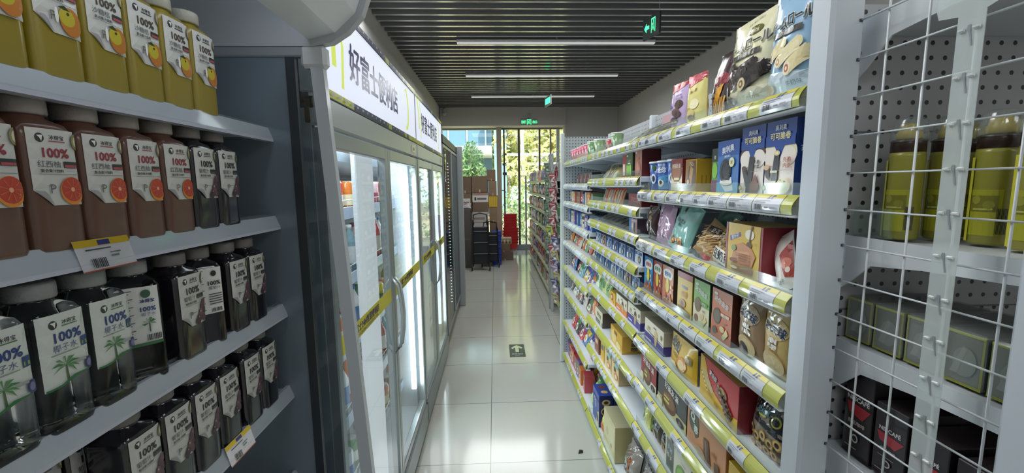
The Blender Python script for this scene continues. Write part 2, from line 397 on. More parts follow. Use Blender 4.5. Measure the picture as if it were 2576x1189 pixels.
eprint(b, aa, .36, .14, lambda x, z, o: (x-.18, -o, z)); b.build('sign_panel', sg)
MB().box((-.03, .005, .14), (.03, .03, .26), M('#b5b2ad', .5)).build('bracket', sg)
# floor sticker and debris
b = MB(); b.box((0, 0, 0), (.145, .3, .0008), M('#3f4a42', .4))
printart(b, [('p', [(.5,.93),(.12,.72),(.2,.62),(.39,.72),(.39,.36),(.61,.36),(.61,.72),(.8,.62),(.88,.72)], '#c9d0a8'), ('t', '安全出口', .5, .23, .1, '#c8cfc0', .7, .01), ('t', 'EXIT', .5, .09, .06, '#aeb5a8', .3)], .145, .3, lambda x, z, o: (x, z, .0008+o))
tag(b.build('floor_sticker', None, (.111, 3.63, .0006)), 'dark green floor sticker with a pale arrow pointing to the window', 'sticker')
b = MB(); b.add([(0,0,0),(.03,.006,0),(.034,.03,.001),(.008,.028,0),(.006,.004,.012),(.024,.01,.014),(.022,.022,.011),(.01,.02,.013)], [(0,1,5,4),(1,2,6,5),(2,3,7,6),(3,0,4,7),(4,5,6,7)], M('#3a3230', .7))
tag(b.build('leaf_scrap', None, (.455, 2.235, .0005)), 'small dark scrap lying alone on the pale tile beside the right shelves', 'scrap')

# ------------------------------------------------------------------ outside the window
struct(MB().box((-14, YW+.1, -.35), (16, 40, -.05), M('#c9b58e', .9, noise_amt=.25, bscale=1.5)), 'ground')
bl = empty('office_building', (-2.0, 22, 0)); tag(bl, 'blue glass office building beyond the window on the left', 'building')
b = MB(); b.box((-7, 0, -.3), (1.9, 3, 14), M('#5d7886', .3)); b.build('facade', bl)
for k in range(10):
    MB().box((-7+k*.95, -.08, 3.4), (-6.93+k*.95, 0, 14), M('#c9d6dc', .5)).build('mullion', bl)
for k in range(3): MB().box((-7, -.1, 3.3+k*3), (1.9, 0, 3.45+k*3), M('#b9c6cc', .5)).build('floor_band', bl)
MB().rbox((-1.2, -3.2, 2.9), (1.9, 0, 3.25), M('#dfe6e6', .5), .02).build('canopy', bl)
MB().box((2.0, -1.5, -.3), (2.6, -.9, 5.6), M('#7d97a6', .5)).build('column', bl)
for k in range(3): MB().box((2.4, -1.5, 2.0+k*.45), (5.0, -1.4, 2.13+k*.45), M('#dfe3e4', .5)).build('louvre', bl)
LEAF = [M(h, .6, noise_amt=.3, bscale=3) for h in ('#cfc27a', '#adae68', '#93a65c', '#6a8a52', '#dccf86', '#86a068')]
def foliage(mb, n, c, rad, cols, size=.11, seed=1):
    r = random.Random(seed)
    for i in range(n):
        while True:
            p = Vector((r.uniform(-1,1), r.uniform(-1,1), r.uniform(-1,1)))
            if p.length < 1: break
        p = Vector((c[0]+p.x*rad[0], c[1]+p.y*rad[1], c[2]+p.z*rad[2])); q = noise.noise(p*1.2+Vector((seed,0,0)))
        if q < -.12: continue
        u = Vector((r.uniform(-1,1), r.uniform(-1,1), r.uniform(-1,1))).normalized(); v = u.orthogonal().normalized(); s = size*r.uniform(.6,1.4)
        mb.add([p-u*s, p-v*s*.4, p+u*s, p+v*s*.4], [(0,1,2,3)], r.choice(cols))
def tree(x, y, h, cr, cols, label, seed, trunk='#b9b0a0', size=.13, n=1500, cz=.62):
    t = empty('tree', (x, y, -.06)); tag(t, label, 'tree', None)
    b = MB(); r = random.Random(seed); b.tube([(0,0,0), (.03,.02,h*.35), (-.02,.05,h*.7), (0,0,h)], [.11,.09,.05,.02], M(trunk, .8), 8)
    for k in range(9):
        a = r.uniform(0, 2*PI); z = h*r.uniform(.3,.75); b.tube([(0,0,z), (math.cos(a)*cr*.4, math.sin(a)*cr*.4, z+h*.14), (math.cos(a)*cr*.7, math.sin(a)*cr*.7, z+h*.32)], [.035,.02,.008], M(trunk, .8), 5)
    b.build('trunk', t)
    f = MB(); foliage(f, n, (0,0,h*cz), (cr, cr, h*.42), cols, size, seed); f.build('crown', t)
tree(.95, 15, 8, 1.1, [LEAF[0], LEAF[4], LEAF[1]], 'pale-trunked yellow-leaved tree standing straight outside the window', 3, n=2200)
tree(3.6, 17.5, 9, 1.6, [LEAF[4], LEAF[1], LEAF[0]], 'broad yellow tree right of the pale-trunked one outside', 5, n=2200)
tree(-.95, 17.2, 3.1, .62, [LEAF[3], LEAF[3], LEAF[5]], 'dark green round tree in front of the glass office building', 8, n=1500, cz=.66, size=.1)
tree(2.3, 22.5, 11, 1.9, [LEAF[0], LEAF[1], LEAF[4]], 'tall yellow-green tree farthest from the window', 11, n=2600, size=.2)
tree(7.4, 21, 10, 1.8, [LEAF[4], LEAF[0], LEAF[1]], 'tall yellow tree at the right edge of the garden', 14, n=2200, size=.2)
for i, (tx, ty) in enumerate(((.9, 28), (5.0, 27.5), (9.1, 28.5), (13.2, 27), (3.0, 33))):
    tree(tx, ty, 12, 1.75, [LEAF[(0, 4, 1, 2, 0)[i]], LEAF[1], LEAF[(2, 0, 5, 4, 1)[i]]], ('leftmost', 'second', 'third', 'rightmost', 'hindmost')[i]+' dense tree of the distant yellow-green row outside', 60+i, size=.32, n=2600, cz=.5)
def bush(x, y, rx, h, cols, label, seed, n=900):
    f = MB(); foliage(f, n, (0,0,h*.5), (rx, rx*.7, h*.55), cols, .07, seed); tag(f.build('bush', None, (x, y, -.1)), label, 'bush')
bush(1.0, 12.7, .9, 1.7, [LEAF[2], LEAF[5], LEAF[3]], 'green leafy bush close behind the window panes', 21)
bush(2.6, 13.4, 1.1, 1.5, [LEAF[2], LEAF[1]], 'yellow-green bush right of the nearest bush outside', 22)
bush(-1.2, 14.6, 1.1, 1.5, [M('#a9705a', .7), LEAF[3], M('#8c6a50', .7)], 'reddish brown bush under the dark green round tree', 23)
gr = MB(); foliage(gr, 2500, (1.5, 13, 0), (4, 2.2, .12), [LEAF[2], LEAF[3]], .05, 31); tag(gr.build('lawn_grass', None, (0,0,-.06)), 'short green grass strip outside the window', 'grass', kind='stuff')

# ------------------------------------------------------------------ right-hand gondola shelving
def pegmat(ax, pitch=.0257, base='#b4b8ba', rad=.15):
    k = ('peg', ax, pitch, base)
    if k in MC: return MC[k]
    m = bpy.data.materials.new('perforated_steel'); m.use_nodes = True; n = m.node_tree.nodes; L = m.node_tree.links; p = n['Principled BSDF']
    p.inputs['Roughness'].default_value = .45
    tc = n.new('ShaderNodeTexCoord'); mp = n.new('ShaderNodeVectorMath'); mp.operation = 'MULTIPLY'
    s = 1/pitch; mp.inputs[1].default_value = (0 if ax == 'x' else s, 0 if ax == 'y' else s, s)
    fr = n.new('ShaderNodeVectorMath'); fr.operation = 'FRACTION'; sb = n.new('ShaderNodeVectorMath'); sb.operation = 'SUBTRACT'
    sb.inputs[1].default_value = (0 if ax == 'x' else .5, 0 if ax == 'y' else .5, .5)
    ln = n.new('ShaderNodeVectorMath'); ln.operation = 'LENGTH'; lt = n.new('ShaderNodeMath'); lt.operation = 'LESS_THAN'; lt.inputs[1].default_value = rad
    mx = n.new('ShaderNodeMix'); mx.data_type = 'RGBA'; mx.inputs[6].default_value = lin(base); mx.inputs[7].default_value = lin('#2c2f33')
    L.new(tc.outputs['Object'], mp.inputs[0]); L.new(mp.outputs[0], fr.inputs[0]); L.new(fr.outputs[0], sb.inputs[0]); L.new(sb.outputs[0], ln.inputs[0])
    L.new(ln.outputs['Value'], lt.inputs[0]); L.new(lt.outputs[0], mx.inputs[0]); L.new(mx.outputs[2], p.inputs['Base Color'])
    MC[k] = m; return m
YEL = M('#c2c034', .35, 0, .3); TAGW = M('#dddde9', .45)
def rail_point(t, y, o=0):      # curved ticket rail, t 0..1 upward; local x towards the shelf
    return (-.001 + .014*t*t - o - .004*math.sin(PI*t), y, .038*t)
tagart = [('r', 0, .8, 1, 1, '#e8d43a'), ('p', [(.44,.76),(.5,.95),(.54,.95),(.53,.76)], '#4a5a9c'), ('p', [(.57,.76),(.6,.95),(.7,.95),(.69,.89),(.64,.86),(.65,.76)], '#4a5a9c')] \
    + lines(.08, .62, (.66, .56), '#9a9aa6', .035) + barcode(.1, .16, .4, .46) + [('r', .52, .26, .66, .34, '#8a8a96'), ('r', .72, .22, .9, .36, '#a8a8b4')]
def tagmesh():
    b = MB(); W = .058; n = 6
    for i in range(n): b.add([rail_point(i/n, 0, .0012), rail_point(i/n, -W, .0012), rail_point((i+1)/n, -W, .0012), rail_point((i+1)/n, 0, .0012)], [(0,3,2,1)], TAGW)
    printart(b, tagart, W, 1, lambda x, z, o: rail_point(z, -x, .0012+o), .4)
    return b.mesh('price_tag')
TAGM = tagmesh()
def gondola_shelf(bay, x0, y0, y1, zb, tags, guard=True, depth=.38, insert=True, label=None):
    """one shelf; x0 = front face, zb = lower edge of the ticket rail"""
    b = MB(); b.rbox((.012, y0+.003, .014), (depth, y1-.003, .036), WHITEM, .003)
    b.rbox((.001, y0+.003, -.006), (.03, y1-.003, .0), RAILW, .002); b.box((.013, y0+.004, 0), (.016, y1-.004, .036), WHITEM)
    s = b.build('shelf', bay, (x0, 0, zb))
    for yy in (y0+.012, y1-.012):       # cantilever brackets
        MB().prism([(.05, .012), (depth, .012), (depth, -.05), (depth-.06, -.04), (.12, .0)], 'y', yy-.0012, yy+.0012, WHITEM).build('bracket', s)
    r = MB(); n = 6
    for i in range(n): r.add([rail_point(i/n, y0+.004), rail_point(i/n, y1-.004), rail_point((i+1)/n, y1-.004), rail_point((i+1)/n, y0+.004)], [(0,1,2,3)], YEL if insert else RAILW)
    r.build('price_rail', s)
    cl = MB()
    for i in range(n): cl.add([rail_point(i/n, y0+.004, .0028), rail_point(i/n, y1-.004, .0028), rail_point((i+1)/n, y1-.004, .0028), rail_point((i+1)/n, y0+.004, .0028)], [(0,1,2,3)], CLEAR)
    cl.build('clear_cover', s)
    if guard: MB().box((.016, y0+.004, .036), (.0175, y1-.004, .062), CLEAR).build('front_guard', s)
    for a, b_ in tags:
        t = bpy.data.objects.new('price_tag', TAGM); COL.objects.link(t); t.parent = s
        t.location = (0, b_, 0); t.scale = (1, (b_-a)/.058, 1)
    return s
def px(*prs): return [(lambda n, f: (n-max(0, f-1.66), min(f, 1.66)))(.57*1056/(b-1244), .57*1056/(a-1244)) for a, b in prs]
def rnd_tags(y0, y1, p, seed, w=.058):
    r = random.Random(seed); y = y0+.02; o = []
    while y < y1-w-.01:
        if r.random() < p: o.append((y, y+w)); y += w+r.uniform(.004, .03)
        else: y += r.uniform(.03, .07)
    return o
GX = .57; DEP = .40
Y1, Y2, Y3, Y4 = .778, 1.668, 2.568, 3.50
def bay(y0, y1, ztop, label, posts, group=None):
    r = empty('gondola_bay', (0, 0, 0)); r.location = (GX, (y0+y1)/2, 0); tag(r, label, 'shelving')
    r2 = r
    off = Vector((-GX, -(y0+y1)/2, 0))
    pm = pegmat('x'); MB().box((GX+DEP, y0+.005, .1), (GX+DEP+.018, y1-.005, ztop), M('#c6cbce', .45), ).build('back_panel', r, off)
    b = MB(); b.add([(GX+DEP-.0005, y0+.006, .1), (GX+DEP-.0005, y1-.006, .1), (GX+DEP-.0005, y1-.006, ztop), (GX+DEP-.0005, y0+.006, ztop)], [(0,3,2,1)], pm); b.build('perforated_sheet', r, off)
    for yy in posts: MB().rbox((GX+DEP-.03, yy-.015, 0), (GX+DEP+.02, yy+.015, ztop+.01), WHITEM, .004).build('upright', r, off)
    MB().box((GX+.02, y0+.005, 0), (GX+DEP, y1-.005, .06), GREYM).build('plinth', r, off)
    class P: pass
    r['_off'] = 0; del r['_off']
    e = r
    return e, off
ROWS1 = {'A': 1.688, 'B': 1.484, 'C': 1.288, 'D': 1.088, 'E': .885, 'F': .70, 'G': .505, 'H': .055}
ROWS2 = {'A': 1.688, 'b': 1.538, 'c': 1.412, 'd': 1.298, 'e': 1.17, 'f': 1.053, 'g': .892, 'h': .69, 'i': .50, 'H': .055}
ROWS3 = {'A': 1.688, 'b': 1.512, 'c': 1.37, 'd': 1.205, 'e': 1.04, 'f': .83, 'g': .63, 'h': .35, 'H': .055}
TG = {'A': px((1914,1995),(1821,1882),(1765,1815),(1700,1738),(1657,1689),(1623,1652),(1599,1621)),
 'B': px((1593,1617),(1617,1643),(1649,1677),(1680,1713),(1716,1751),(1752,1789),(1790,1840),(1842,1907),(1909,1983)),
 'C': px((1596,1623),(1623,1648),(1653,1685),(1697,1734),(1749,1793),(1821,1884),(1911,1981)),
 'D': px((1594,1615),(1615,1636),(1637,1661),(1662,1691),(1692,1726),(1729,1772),(1774,1825),(1836,1902),(1904,1967)),
 'E': px((1603,1635),(1668,1700),(1748,1797),(1876,1926)), 'F': px((1601,1623),(1641,1668),(1714,1751),(1830,1885)), 'G': px((1597,1617),(1650,1680),(1740,1790)), 'H': rnd_tags(Y1, Y2, .4, 9)}
b1, o1 = bay(Y1, Y2, 1.94, 'nearest white shelving bay on the right, its rails crowded with price tags', (Y1+.02, Y2-.018))
for k, z in ROWS1.items():
    s = gondola_shelf(b1, GX, Y1, Y2, z, TG[k], guard=k not in 'H', depth=.39); s.location += o1
b2, o2 = bay(Y2, Y3, 1.94, 'middle white shelving bay on the right with nine closely spaced snack shelves', (Y3-.018,))
for i, (k, z) in enumerate(ROWS2.items()):
    s = gondola_shelf(b2, GX, Y2, Y3, z, rnd_tags(Y2, Y3, .62 if i < 2 else .38, 40+i), guard=k in 'AbcdfH', depth=.39); s.location += o2
b3, o3 = bay(Y3, Y4, 1.94, 'farthest white shelving bay of the near right-hand run, ending at a perforated panel', (Y4-.02,))
for i, (k, z) in enumerate(ROWS3.items()):
    s = gondola_shelf(b3, GX, Y3, Y4, z, rnd_tags(Y3, Y4, .5, 60+i, .05), guard=k == 'A', depth=.39, insert=i not in (1, 2, 3, 4)); s.location += o3
b = MB(); b.box((GX+.005, Y4, .05), (GX+DEP, Y4+.012, 1.93), pegmat('y', .0245, '#a9b0b2', .17)); b.build('end_panel', b3, o3)
b = MB(); 
for z in (.32, .68, 1.04, 1.4): b.box((GX+.005, Y4-.003, z), (GX+DEP, Y4, z+.004), GREYM)
b.build('panel_seam', b3, o3)
MB().rbox((GX-.02, Y4-.005, 0), (GX+.012, Y4+.035, 1.96), M('#c9d2d2', .35), .005).build('front_post', b3, o3)

# ---- products, front faces at x ~ .60 ; R faces the aisle
RZ = -PI/2
def R(th=0): return (0, 0, RZ+th)
def at(x, y, z): return (x, y, z)
zA, zB, zC, zD, zE, zF, zG, zH = [ROWS1[k]+.0365 for k in 'ABCDEFGH']
z2 = {k: v+.0365 for k, v in ROWS2.items()}; z3 = {k: v+.0365 for k, v in ROWS3.items()}
# row A
def rl(x0, y0, x1, y1, r, c, e1, e2):      # a cake roll drawn as a capsule with its cut end
    dx, dy = x1-x0, y1-y0; L_ = math.hypot(dx, dy); nx_, ny_ = -dy/L_*r, dx/L_*r
    return [('e', x1, y1, r*.9, r*.75, c), ('p', [(x0+nx_, y0+ny_), (x0-nx_, y0-ny_), (x1-nx_, y1-ny_), (x1+nx_, y1+ny_)], c), ('e', x0, y0, r*1.05, r*.85, e1), ('e', x0, y0, r*.6, r*.5, e2), ('e', x0, y0, r*.3, r*.25, e1)]
def roll_art(bgc, dark, extra):
    a = [('t', 'ふわもち', .16, .87, .03, '#4a4a40', .2), ('t', '人気・美味・本格焼', .62, .93, .028, '#6a6a58', .55, 0, 6)]
    a += [('e', .66, .83, .17, .045, '#6b6a3a'), ('t', 'Mini', .66, .83, .055, '#efe9c8', .3, .01)] if dark else []
    a += [('t', 'バームロール', .52, .7, .125, '#3a3a38', .94, .03, 4, '#f4f4ec'), ('r', .2, .565, .86, .62, '#4a4a44'), ('t', '迷你蛋糕卷', .53, .593, .045, '#f2f2ea', .58, .01)]
    if dark:
        a += [('p', [(0,.2),(1,.22),(1,.06),(0,.04)], '#cfcdb4')] + rl(.3, .5, .16, .44, .06, '#2b2422', '#3a302c', '#241d1a') + rl(.34, .4, .8, .47, .065, '#241d1b', '#3a302c', '#1c1614') + rl(.3, .3, .62, .4, .065, '#2f2622', '#453830', '#241c18') + rl(.58, .27, .97, .4, .085, '#221b19', '#d6c79e', '#7a5b3c') + [('p', [(.1,.26),(.2,.3),(.24,.16),(.12,.1)], '#8fb3ac'), ('p', [(.2,.2),(.44,.13),(.4,.07),(.16,.04)], '#4c3a34'), ('t', '巧克力味', .8, .1, .04, '#7a7a70', .3)]
    else:
        a += [('e', .72, .95, .17, .05, '#f2f6f8'), ('p', [(.3,.5),(.48,.54),(.6,.42),(.36,.38)], '#e3cf84'), ('p', [(0,.02),(1,.02),(1,.2),(0,.26)], '#cfdfe9')] + rl(.22, .4, .55, .5, .06, '#ecdfb0', '#f2e8c8', '#c79a5c') + rl(.45, .33, .85, .46, .065, '#eee2b6', '#f3eacb', '#d09a60') + rl(.68, .24, .98, .36, .075, '#eadcaa', '#f4ebce', '#c8604a') + [('e', .2, .09, .16, .05, '#c7b184'), ('t', '牛奶味', .8, .1, .05, '#5a7a9a', .3)]
    return a
pouch('snack_pouch', .125, .215, .05, '#9cc0dc', roll_art(0, False, 0), label='light blue pouch of mini cake rolls on the top shelf by the white post', loc=at(.60, .885, zA), rot=R(), kind='stand', seed=3, rough=.2)
pouch('snack_pouch', .165, .215, .06, '#e6e2bd', roll_art(0, True, 0), label='cream pouch with dark chocolate cake rolls and a Mini badge on the top shelf', loc=at(.605, 1.04, zA), rot=R(), kind='stand', seed=5, rough=.2)
pouch('snack_bag', .125, .205, .06, '#3b2428', [('p', [(.2,.62),(.7,.66),(.9,.6),(.85,.5),(.35,.48)], '#8a2f3a'), ('e', .35, .58, .12, .05, '#f0ece6'), ('t', '脆条', .55, .46, .09, '#b9b2a8', .7, .02, 8), ('t', '香脆可口', .4, .38, .05, '#d8d0c4', .5),
    ('p', [(.5,.45),(.75,.5),(.6,.3),(.3,.24)], '#e0a02c')] + [('p', [(.15+.07*i,.1),(.2+.07*i,.1),(.3+.08*i,.32),(.26+.08*i,.33)], ('#c98f3a', '#e3b25a')[i % 2]) for i in range(8)] + [('r', .05, 0, .95, .07, '#6b2230')],
    label='black and dark red bag of golden crunchy sticks beside the cream pouch', loc=at(.64, 1.235, zA), rot=(-.12, 0, RZ), seed=8, wr=.003)
pouch('snack_bag', .09, .16, .04, '#8f1f2c', [('r', .1, .3, .9, .6, '#b23a44')], label='dark red snack bag half hidden behind the black bag on the top shelf', loc=at(.72, 1.28, zA), rot=R(), seed=9)
pouch('snack_pouch', .085, .15, .04, '#e3d98a', [('p', [(0,.72),(1,.86),(1,1),(0,1)], '#c0505a'), ('t', '夹心饼', .5, .66, .07, '#9a5a3a', .8, .01, 10), ('e', .6, .4, .22, .1, '#f3ecc0'), ('e', .45, .22, .2, .09, '#d9c480'), ('e', .45, .14, .2, .05, '#8a6a3a'), ('r', .1, .3, .4, .34, '#b8a23c')],
    label='pale yellow pouch with a pink torn-looking top, standing next to the purple one', loc=at(.605, 1.295, zA), rot=R(.2), kind='stand', seed=12)
pouch('snack_pouch', .105, .15, .045, '#bfa8d2', [('p', [(0,.76),(.7,.86),(1,.94),(1,1),(0,1)], '#b53c3c'), ('t', '巧克力派', .55, .8, .05, '#5a4a60', .6, 0), ('t', '经典美味', .55, .72, .05, '#5a4a60', .6), ('t', '每日好心情', .6, .65, .045, '#5a4a60', .6),
    ('e', .62, .52, .2, .09, '#4e362c'), ('e', .5, .36, .2, .085, '#5d4234'), ('e', .62, .3, .17, .07, '#4a3228'), ('e', .38, .18, .24, .08, '#4e362c'), ('r', .2, .13, .6, .16, '#c7b08a'), ('e', .2, .5, .07, .04, '#6a4a9a')],
    label='lilac pouch with chocolate pies and a red top on the top shelf', loc=at(.60, 1.40, zA), rot=R(.15), kind='stand', seed=14)
carton('snack_box', .10, .12, .05, '#c9a0a8', [('r', .1, .6, .9, .7, '#6a4450'), ('r', .2, .4, .8, .45, '#8a6470')], label='small dusty pink box at the back of the top shelf', loc=at(.76, 1.86, zA), rot=R())
for i in range(5):
    pouch('snack_bag', .11, .17, .022, ('#4a4640', '#55524a')[i % 2], [('r', .1, .5, .9, .75, '#6f7450'), ('t', '海苔脆', .5, .62, .1, '#b9bd8a', .7, .01), ('r', .15, .2, .85, .4, '#3a3833'), ('r', .2, .27, .6, .31, '#8a8a7a')],
          label=ORD[i]+' dark flat snack bag from the lilac pouch, lying fanned on the top shelf', loc=at(.60+.004*i, 1.56+.10*i, zA+.004), rot=(-1.2+.05*i, 0, RZ), seed=20+i, group='dark flat bags on the top shelf')
pouch('snack_bag', .13, .09, .02, '#c9cdd6', lines(.1, .8, (.7, .5, .3), '#9aa0b0', .03), label='silver-grey packet lying at the rail under the dark flat bags', loc=at(.592, 1.66, zA+.002), rot=(-1.25, 0, RZ), seed=29)
def cupart(c1, c2): return [('p', [(.1,.1),(.45,.75),(.6,.6),(.4,.1)], c1), ('p', [(.6,.8),(.9,.5),(.85,.15),(.7,.3)], c1), ('e', .5, .3, .14, .14, c2), ('r', .1, .82, .9, .9, c1)]
CUPS = [(2.30, .67, .095, '#7a9a6c', 'green cup with a white lid set highest, nearest of the top shelf cups'), (2.45, .61, .075, '#8aa67c', 'green and white cup just left of the highest cup'),
        (2.62, .61, .08, '#6f9a64', 'green snack cup with white lid in the middle of the top shelf cups')]
for y, x, h, c_, lb in CUPS: cup('snack_cup', .034, h, c_, '#eef3ee', cupart('#e6efd8', '#49763f'), lb, (x, y, zA), R(), 'lidded cups on the top shelf')
cup('snack_cup', .034, .085, '#b8414a', '#ece8e4', cupart('#f0c8c4', '#2e3a6a'), 'red snack cup with a white lid behind the green cups', (.70, 2.52, zA), R())
for i in range(6):
    cup('snack_cup', .032, .078, '#d8607c', '#f0e6ea', [('r', .1, .4, .9, .6, '#f3dfe2'), ('e', .5, .35, .16, .2, '#c02c48'), ('t', '酸奶杯', .5, .55, .16, '#a0203c', .6, .02)], 'pink and white cup, '+ORD[i]+' along from the green cups to the far panel', (.62, 2.78+.095*i, zA), R(), 'pink cups at the far end of the top shelf')
for i in range(3): carton('snack_box', .07, .09, .04, '#d0d2c8', [('r', .1, .3, .9, .8, '#a84a52'), ('e', .5, .5, .2, .2, '#efe6d8')], label=ORD[i]+' small red and pale box beyond the pink cups', loc=at(.62+.02*i, 3.34+.03*i, zA), rot=R())
# row B
NAVY = '#234a9a'
def rollbox(w, label, y, vanilla):
    cr = '#e9e2b8' if vanilla else '#5b3a34'
    a = [('r', 0, .62, 1, 1, NAVY), ('r', 0, 0, 1, .62, '#efe6dc'), ('e', .25, .56, .3, .17, cr), ('e', .77, .56, .3, .17, cr), ('e', .24, .52, .27, .13, '#efe6dc'), ('e', .78, .52, .27, .13, '#efe6dc'), ('p', [(.3,.7),(.7,.7),(.5,.46)], NAVY), ('r', 0, .66, 1, .8, NAVY),
         ('t', '奥利奥', .52, .9, .07, '#e8eef4', .6, .03), ('t', '可可脆卷', .52, .79, .095, '#f2e7b0', .76, .035)]
    if vanilla: a += [('p', [(.36,.56),(.54,.58),(.46,.02),(.24,.02)], '#2c2a30'), ('e', .45, .565, .1, .035, '#e3cf8a'), ('e', .45, .565, .05, .018, '#f4eccb'), ('p', [(.02,.36),(.2,.4),(.22,.2),(.1,.24)], '#38302e'), ('e', .11, .38, .1, .04, '#d8b48a'), ('r', .26, .3, .5, .33, '#e9e4c8'), ('r', .24, .16, .48, .19, '#e9e4c8'),
                      ('e', .72, .12, .24, .1, '#e8ddb0'), ('e', .72, .16, .17, .07, '#f0e8c4'), ('e', .64, .2, .03, .01, '#5f8a4a'), ('e', .78, .18, .03, .01, '#5f8a4a'), ('t', '外脆', .83, .47, .07, '#b0503a', .25, .02), ('t', '内柔', .84, .39, .07, '#c0704a', .25, .02)]
    else: a += [('p', [(.42,.56),(.64,.55),(.5,.02),(.3,.02)], '#2c2628'), ('p', [(.1,.38),(.3,.4),(.42,.14),(.3,.1)], '#38302e'), ('e', .2, .39, .1, .03, '#5a4038'), ('p', [(.5,.14),(.72,.3),(.88,.12),(.8,.02),(.5,.02)], '#7a4c3c'), ('e', .7, .12, .2, .07, '#8a5a46'), ('t', '外脆', .76, .47, .06, '#3a3a40', .25, .02), ('t', '内柔', .78, .4, .06, '#3a3a40', .25, .02)]
    a += [('e', .1, .09, .08, .04, '#8a8a4a'), ('e', .1, .09, .055, .028, '#d9d59a'), ('r', .55, .33, .85, .335, '#a0988c')]
    carton('biscuit_box', w, .155, .07, '#efe6dc', a, side='#1f3f86', top='#26468c', label=label, loc=at(.60, y, zB), rot=R(), sideart=[('t', '可可脆卷', .5, .6, .1, '#dfe6f0', .7, .02), ('r', .2, .2, .8, .3, '#cfd6e4')], coat=.2)
rollbox(.092, 'tall navy and cream box of vanilla cocoa rolls, right end of the second shelf', .872, True)
rollbox(.088, 'tall navy and cream box of dark cocoa rolls, left of its vanilla twin', .966, False)
carton('biscuit_box', .10, .134, .06, '#3f74b8', [('r', 0, .72, 1, 1, '#2a55a4'), ('r', 0, 0, 1, .2, '#6fb4dc'), ('p', [(.15,.2),(.45,.02),(.8,.05),(.7,.3),(.3,.34)], '#e8edf0'), ('t', '奥利奥', .5, .83, .13, '#dfe9f4', .8, .05, 8), ('t', '原味夹心', .5, .7, .05, '#e8eef4', .45, .02, 5), ('e', .42, .42, .27, .23, '#2b2a2e'), ('e', .42, .42, .23, .2, '#3a383c'), ('e', .42, .42, .15, .13, '#2c2b30'),
    ('e', .72, .58, .12, .09, '#e3e2b4'), ('t', '新', .72, .58, .07, '#5a6a3a', .2), ('e', .5, .2, .26, .05, '#f0efe8')] + [('e', .42+.19*math.cos(a*.5), .42+.165*math.sin(a*.5), .025, .018, '#4d4a4e') for a in range(13)],
    side='#1c3c86', top='#244488', label='bright blue biscuit box with one big black cookie on the second shelf', loc=at(.60, 1.07, zB), rot=R(), coat=.3)
carton('snack_box', .035, .12, .05, '#5f9a3a', [('r', 0, .7, 1, 1, '#25301f'), ('r', 0, 0, 1, .28, '#7a3a5a'), ('e', .5, .5, .4, .18, '#86c23e'), ('t', '香', .5, .8, .08, '#e3ead8', .8, .02)], side='#33502a', label='slim green and plum box wedged beside the blue cookie box', loc=at(.615, 1.16, zB), rot=R())
carton('biscuit_box', .072, .098, .13, '#8c6a2e', [('p', [(.1,.1),(.4,.9),(.9,.95),(.95,.3),(.5,.05)], '#5a3420'), ('p', [(.3,.2),(.5,.8),(.75,.7),(.6,.2)], '#b88a58'), ('e', .3, .3, .2, .16, '#6b4028'), ('e', .3, .3, .1, .08, '#d9b88a'), ('t', '巧心', .6, .85, .12, '#efe0a8', .6, .02)], side='#c9a43a', top='#c2a040',
    sideart=[('r', .5, .6, .78, .9, '#5a4a24')] + [('r', .12+.1*i, .25, .15+.1*i, .5, '#a3822c') for i in range(7)], label='golden brown chocolate biscuit box between the red-sided box and the green slim box', loc=at(.60, 1.275, zB), rot=R())
carton('biscuit_box', .085, .105, .05, '#e6dcc6', [('r', 0, .72, 1, 1, '#7c2b30'), ('e', .5, .6, .48, .3, '#7b4a3a'), ('e', .5, .62, .4, .24, '#a06a50'), ('r', .3, .25, .75, .42, '#e8d9a0'), ('r', .3, .3, .75, .34, '#7a4a34'), ('t', '好丽友·派', .5, .78, .13, '#f0e6da', .86, .03), ('r', .05, .03, .95, .12, '#cfc6a8'), ('e', .75, .2, .12, .1, '#f3efdc')],
    side='#7a2b33', top='#83323a', label='small red and cream chocolate pie box right of the blue paper cups', loc=at(.60, 1.375, zB), rot=R())
def bluecup(y, x, lb, v):
    a = [('e', .5, .4, .16, .18, '#dfe9ee'), ('e', .5, .4, .1, .11, '#2a3550'), ('p', [(.2,.2),(.35,.5),(.3,.55),(.15,.25)], '#cfe0ec'), ('e', .55, .78, .12, .1, '#3f6a4a')] if v else [('p', [(.05,.05),(.95,.05),(.95,.55),(.05,.4)], '#5aa0c8'), ('t', '奥利奥', .5, .85, .1, '#dfe9f4', .5, .02), ('t', '迷你', .5, .68, .2, '#e8f0f6', .5, .04), ('e', .45, .25, .2, .12, '#e8e2d0'), ('e', .45, .27, .1, .07, '#2c2a30')]
    cup('biscuit_cup', .036, .108, '#1f55a8', '#e6ecf2', a, lb, (x, y, zB), R(.5), 'blue paper cups on the second shelf')
bluecup(1.455, .64, 'blue paper cup touching the small red pie box', True); bluecup(1.535, .635, 'middle blue paper cup reading mini in Chinese', False); bluecup(1.612, .635, 'leftmost blue paper cup of the three, with a round face', True)
for i in range(5): carton('biscuit_box', .075, .12, .09, '#2e2226', [('r', .35, .1, .4, .9, '#6a5450'), ('r', .55, .2, .6, .8, '#4a3a3c')], side='#2a2024', label=ORD[i]+' dark brown box from the left at the back behind the blue cups', loc=at(.80, 1.62-.083*i, zB), rot=R(), group='dark boxes at the back of the second shelf')
carton('snack_box', .09, .107, .06, '#4a5a3e', [('r', .1, .86, .3, .93, '#d9dccf'), ('t', 'LAYS', .55, .68, .09, '#c8d2bc', .5, 0), ('r', .3, .55, .7, .6, '#e9ece4')] + [('e', .18+.2*i, .3, .11, .24, ('#86c24e', '#9ad05c')[i % 2]) for i in range(4)], side='#3a4a30', label='dark green box with bright green snack sticks on the narrow shelf', loc=at(.605, 1.885, z2['b']), rot=R())
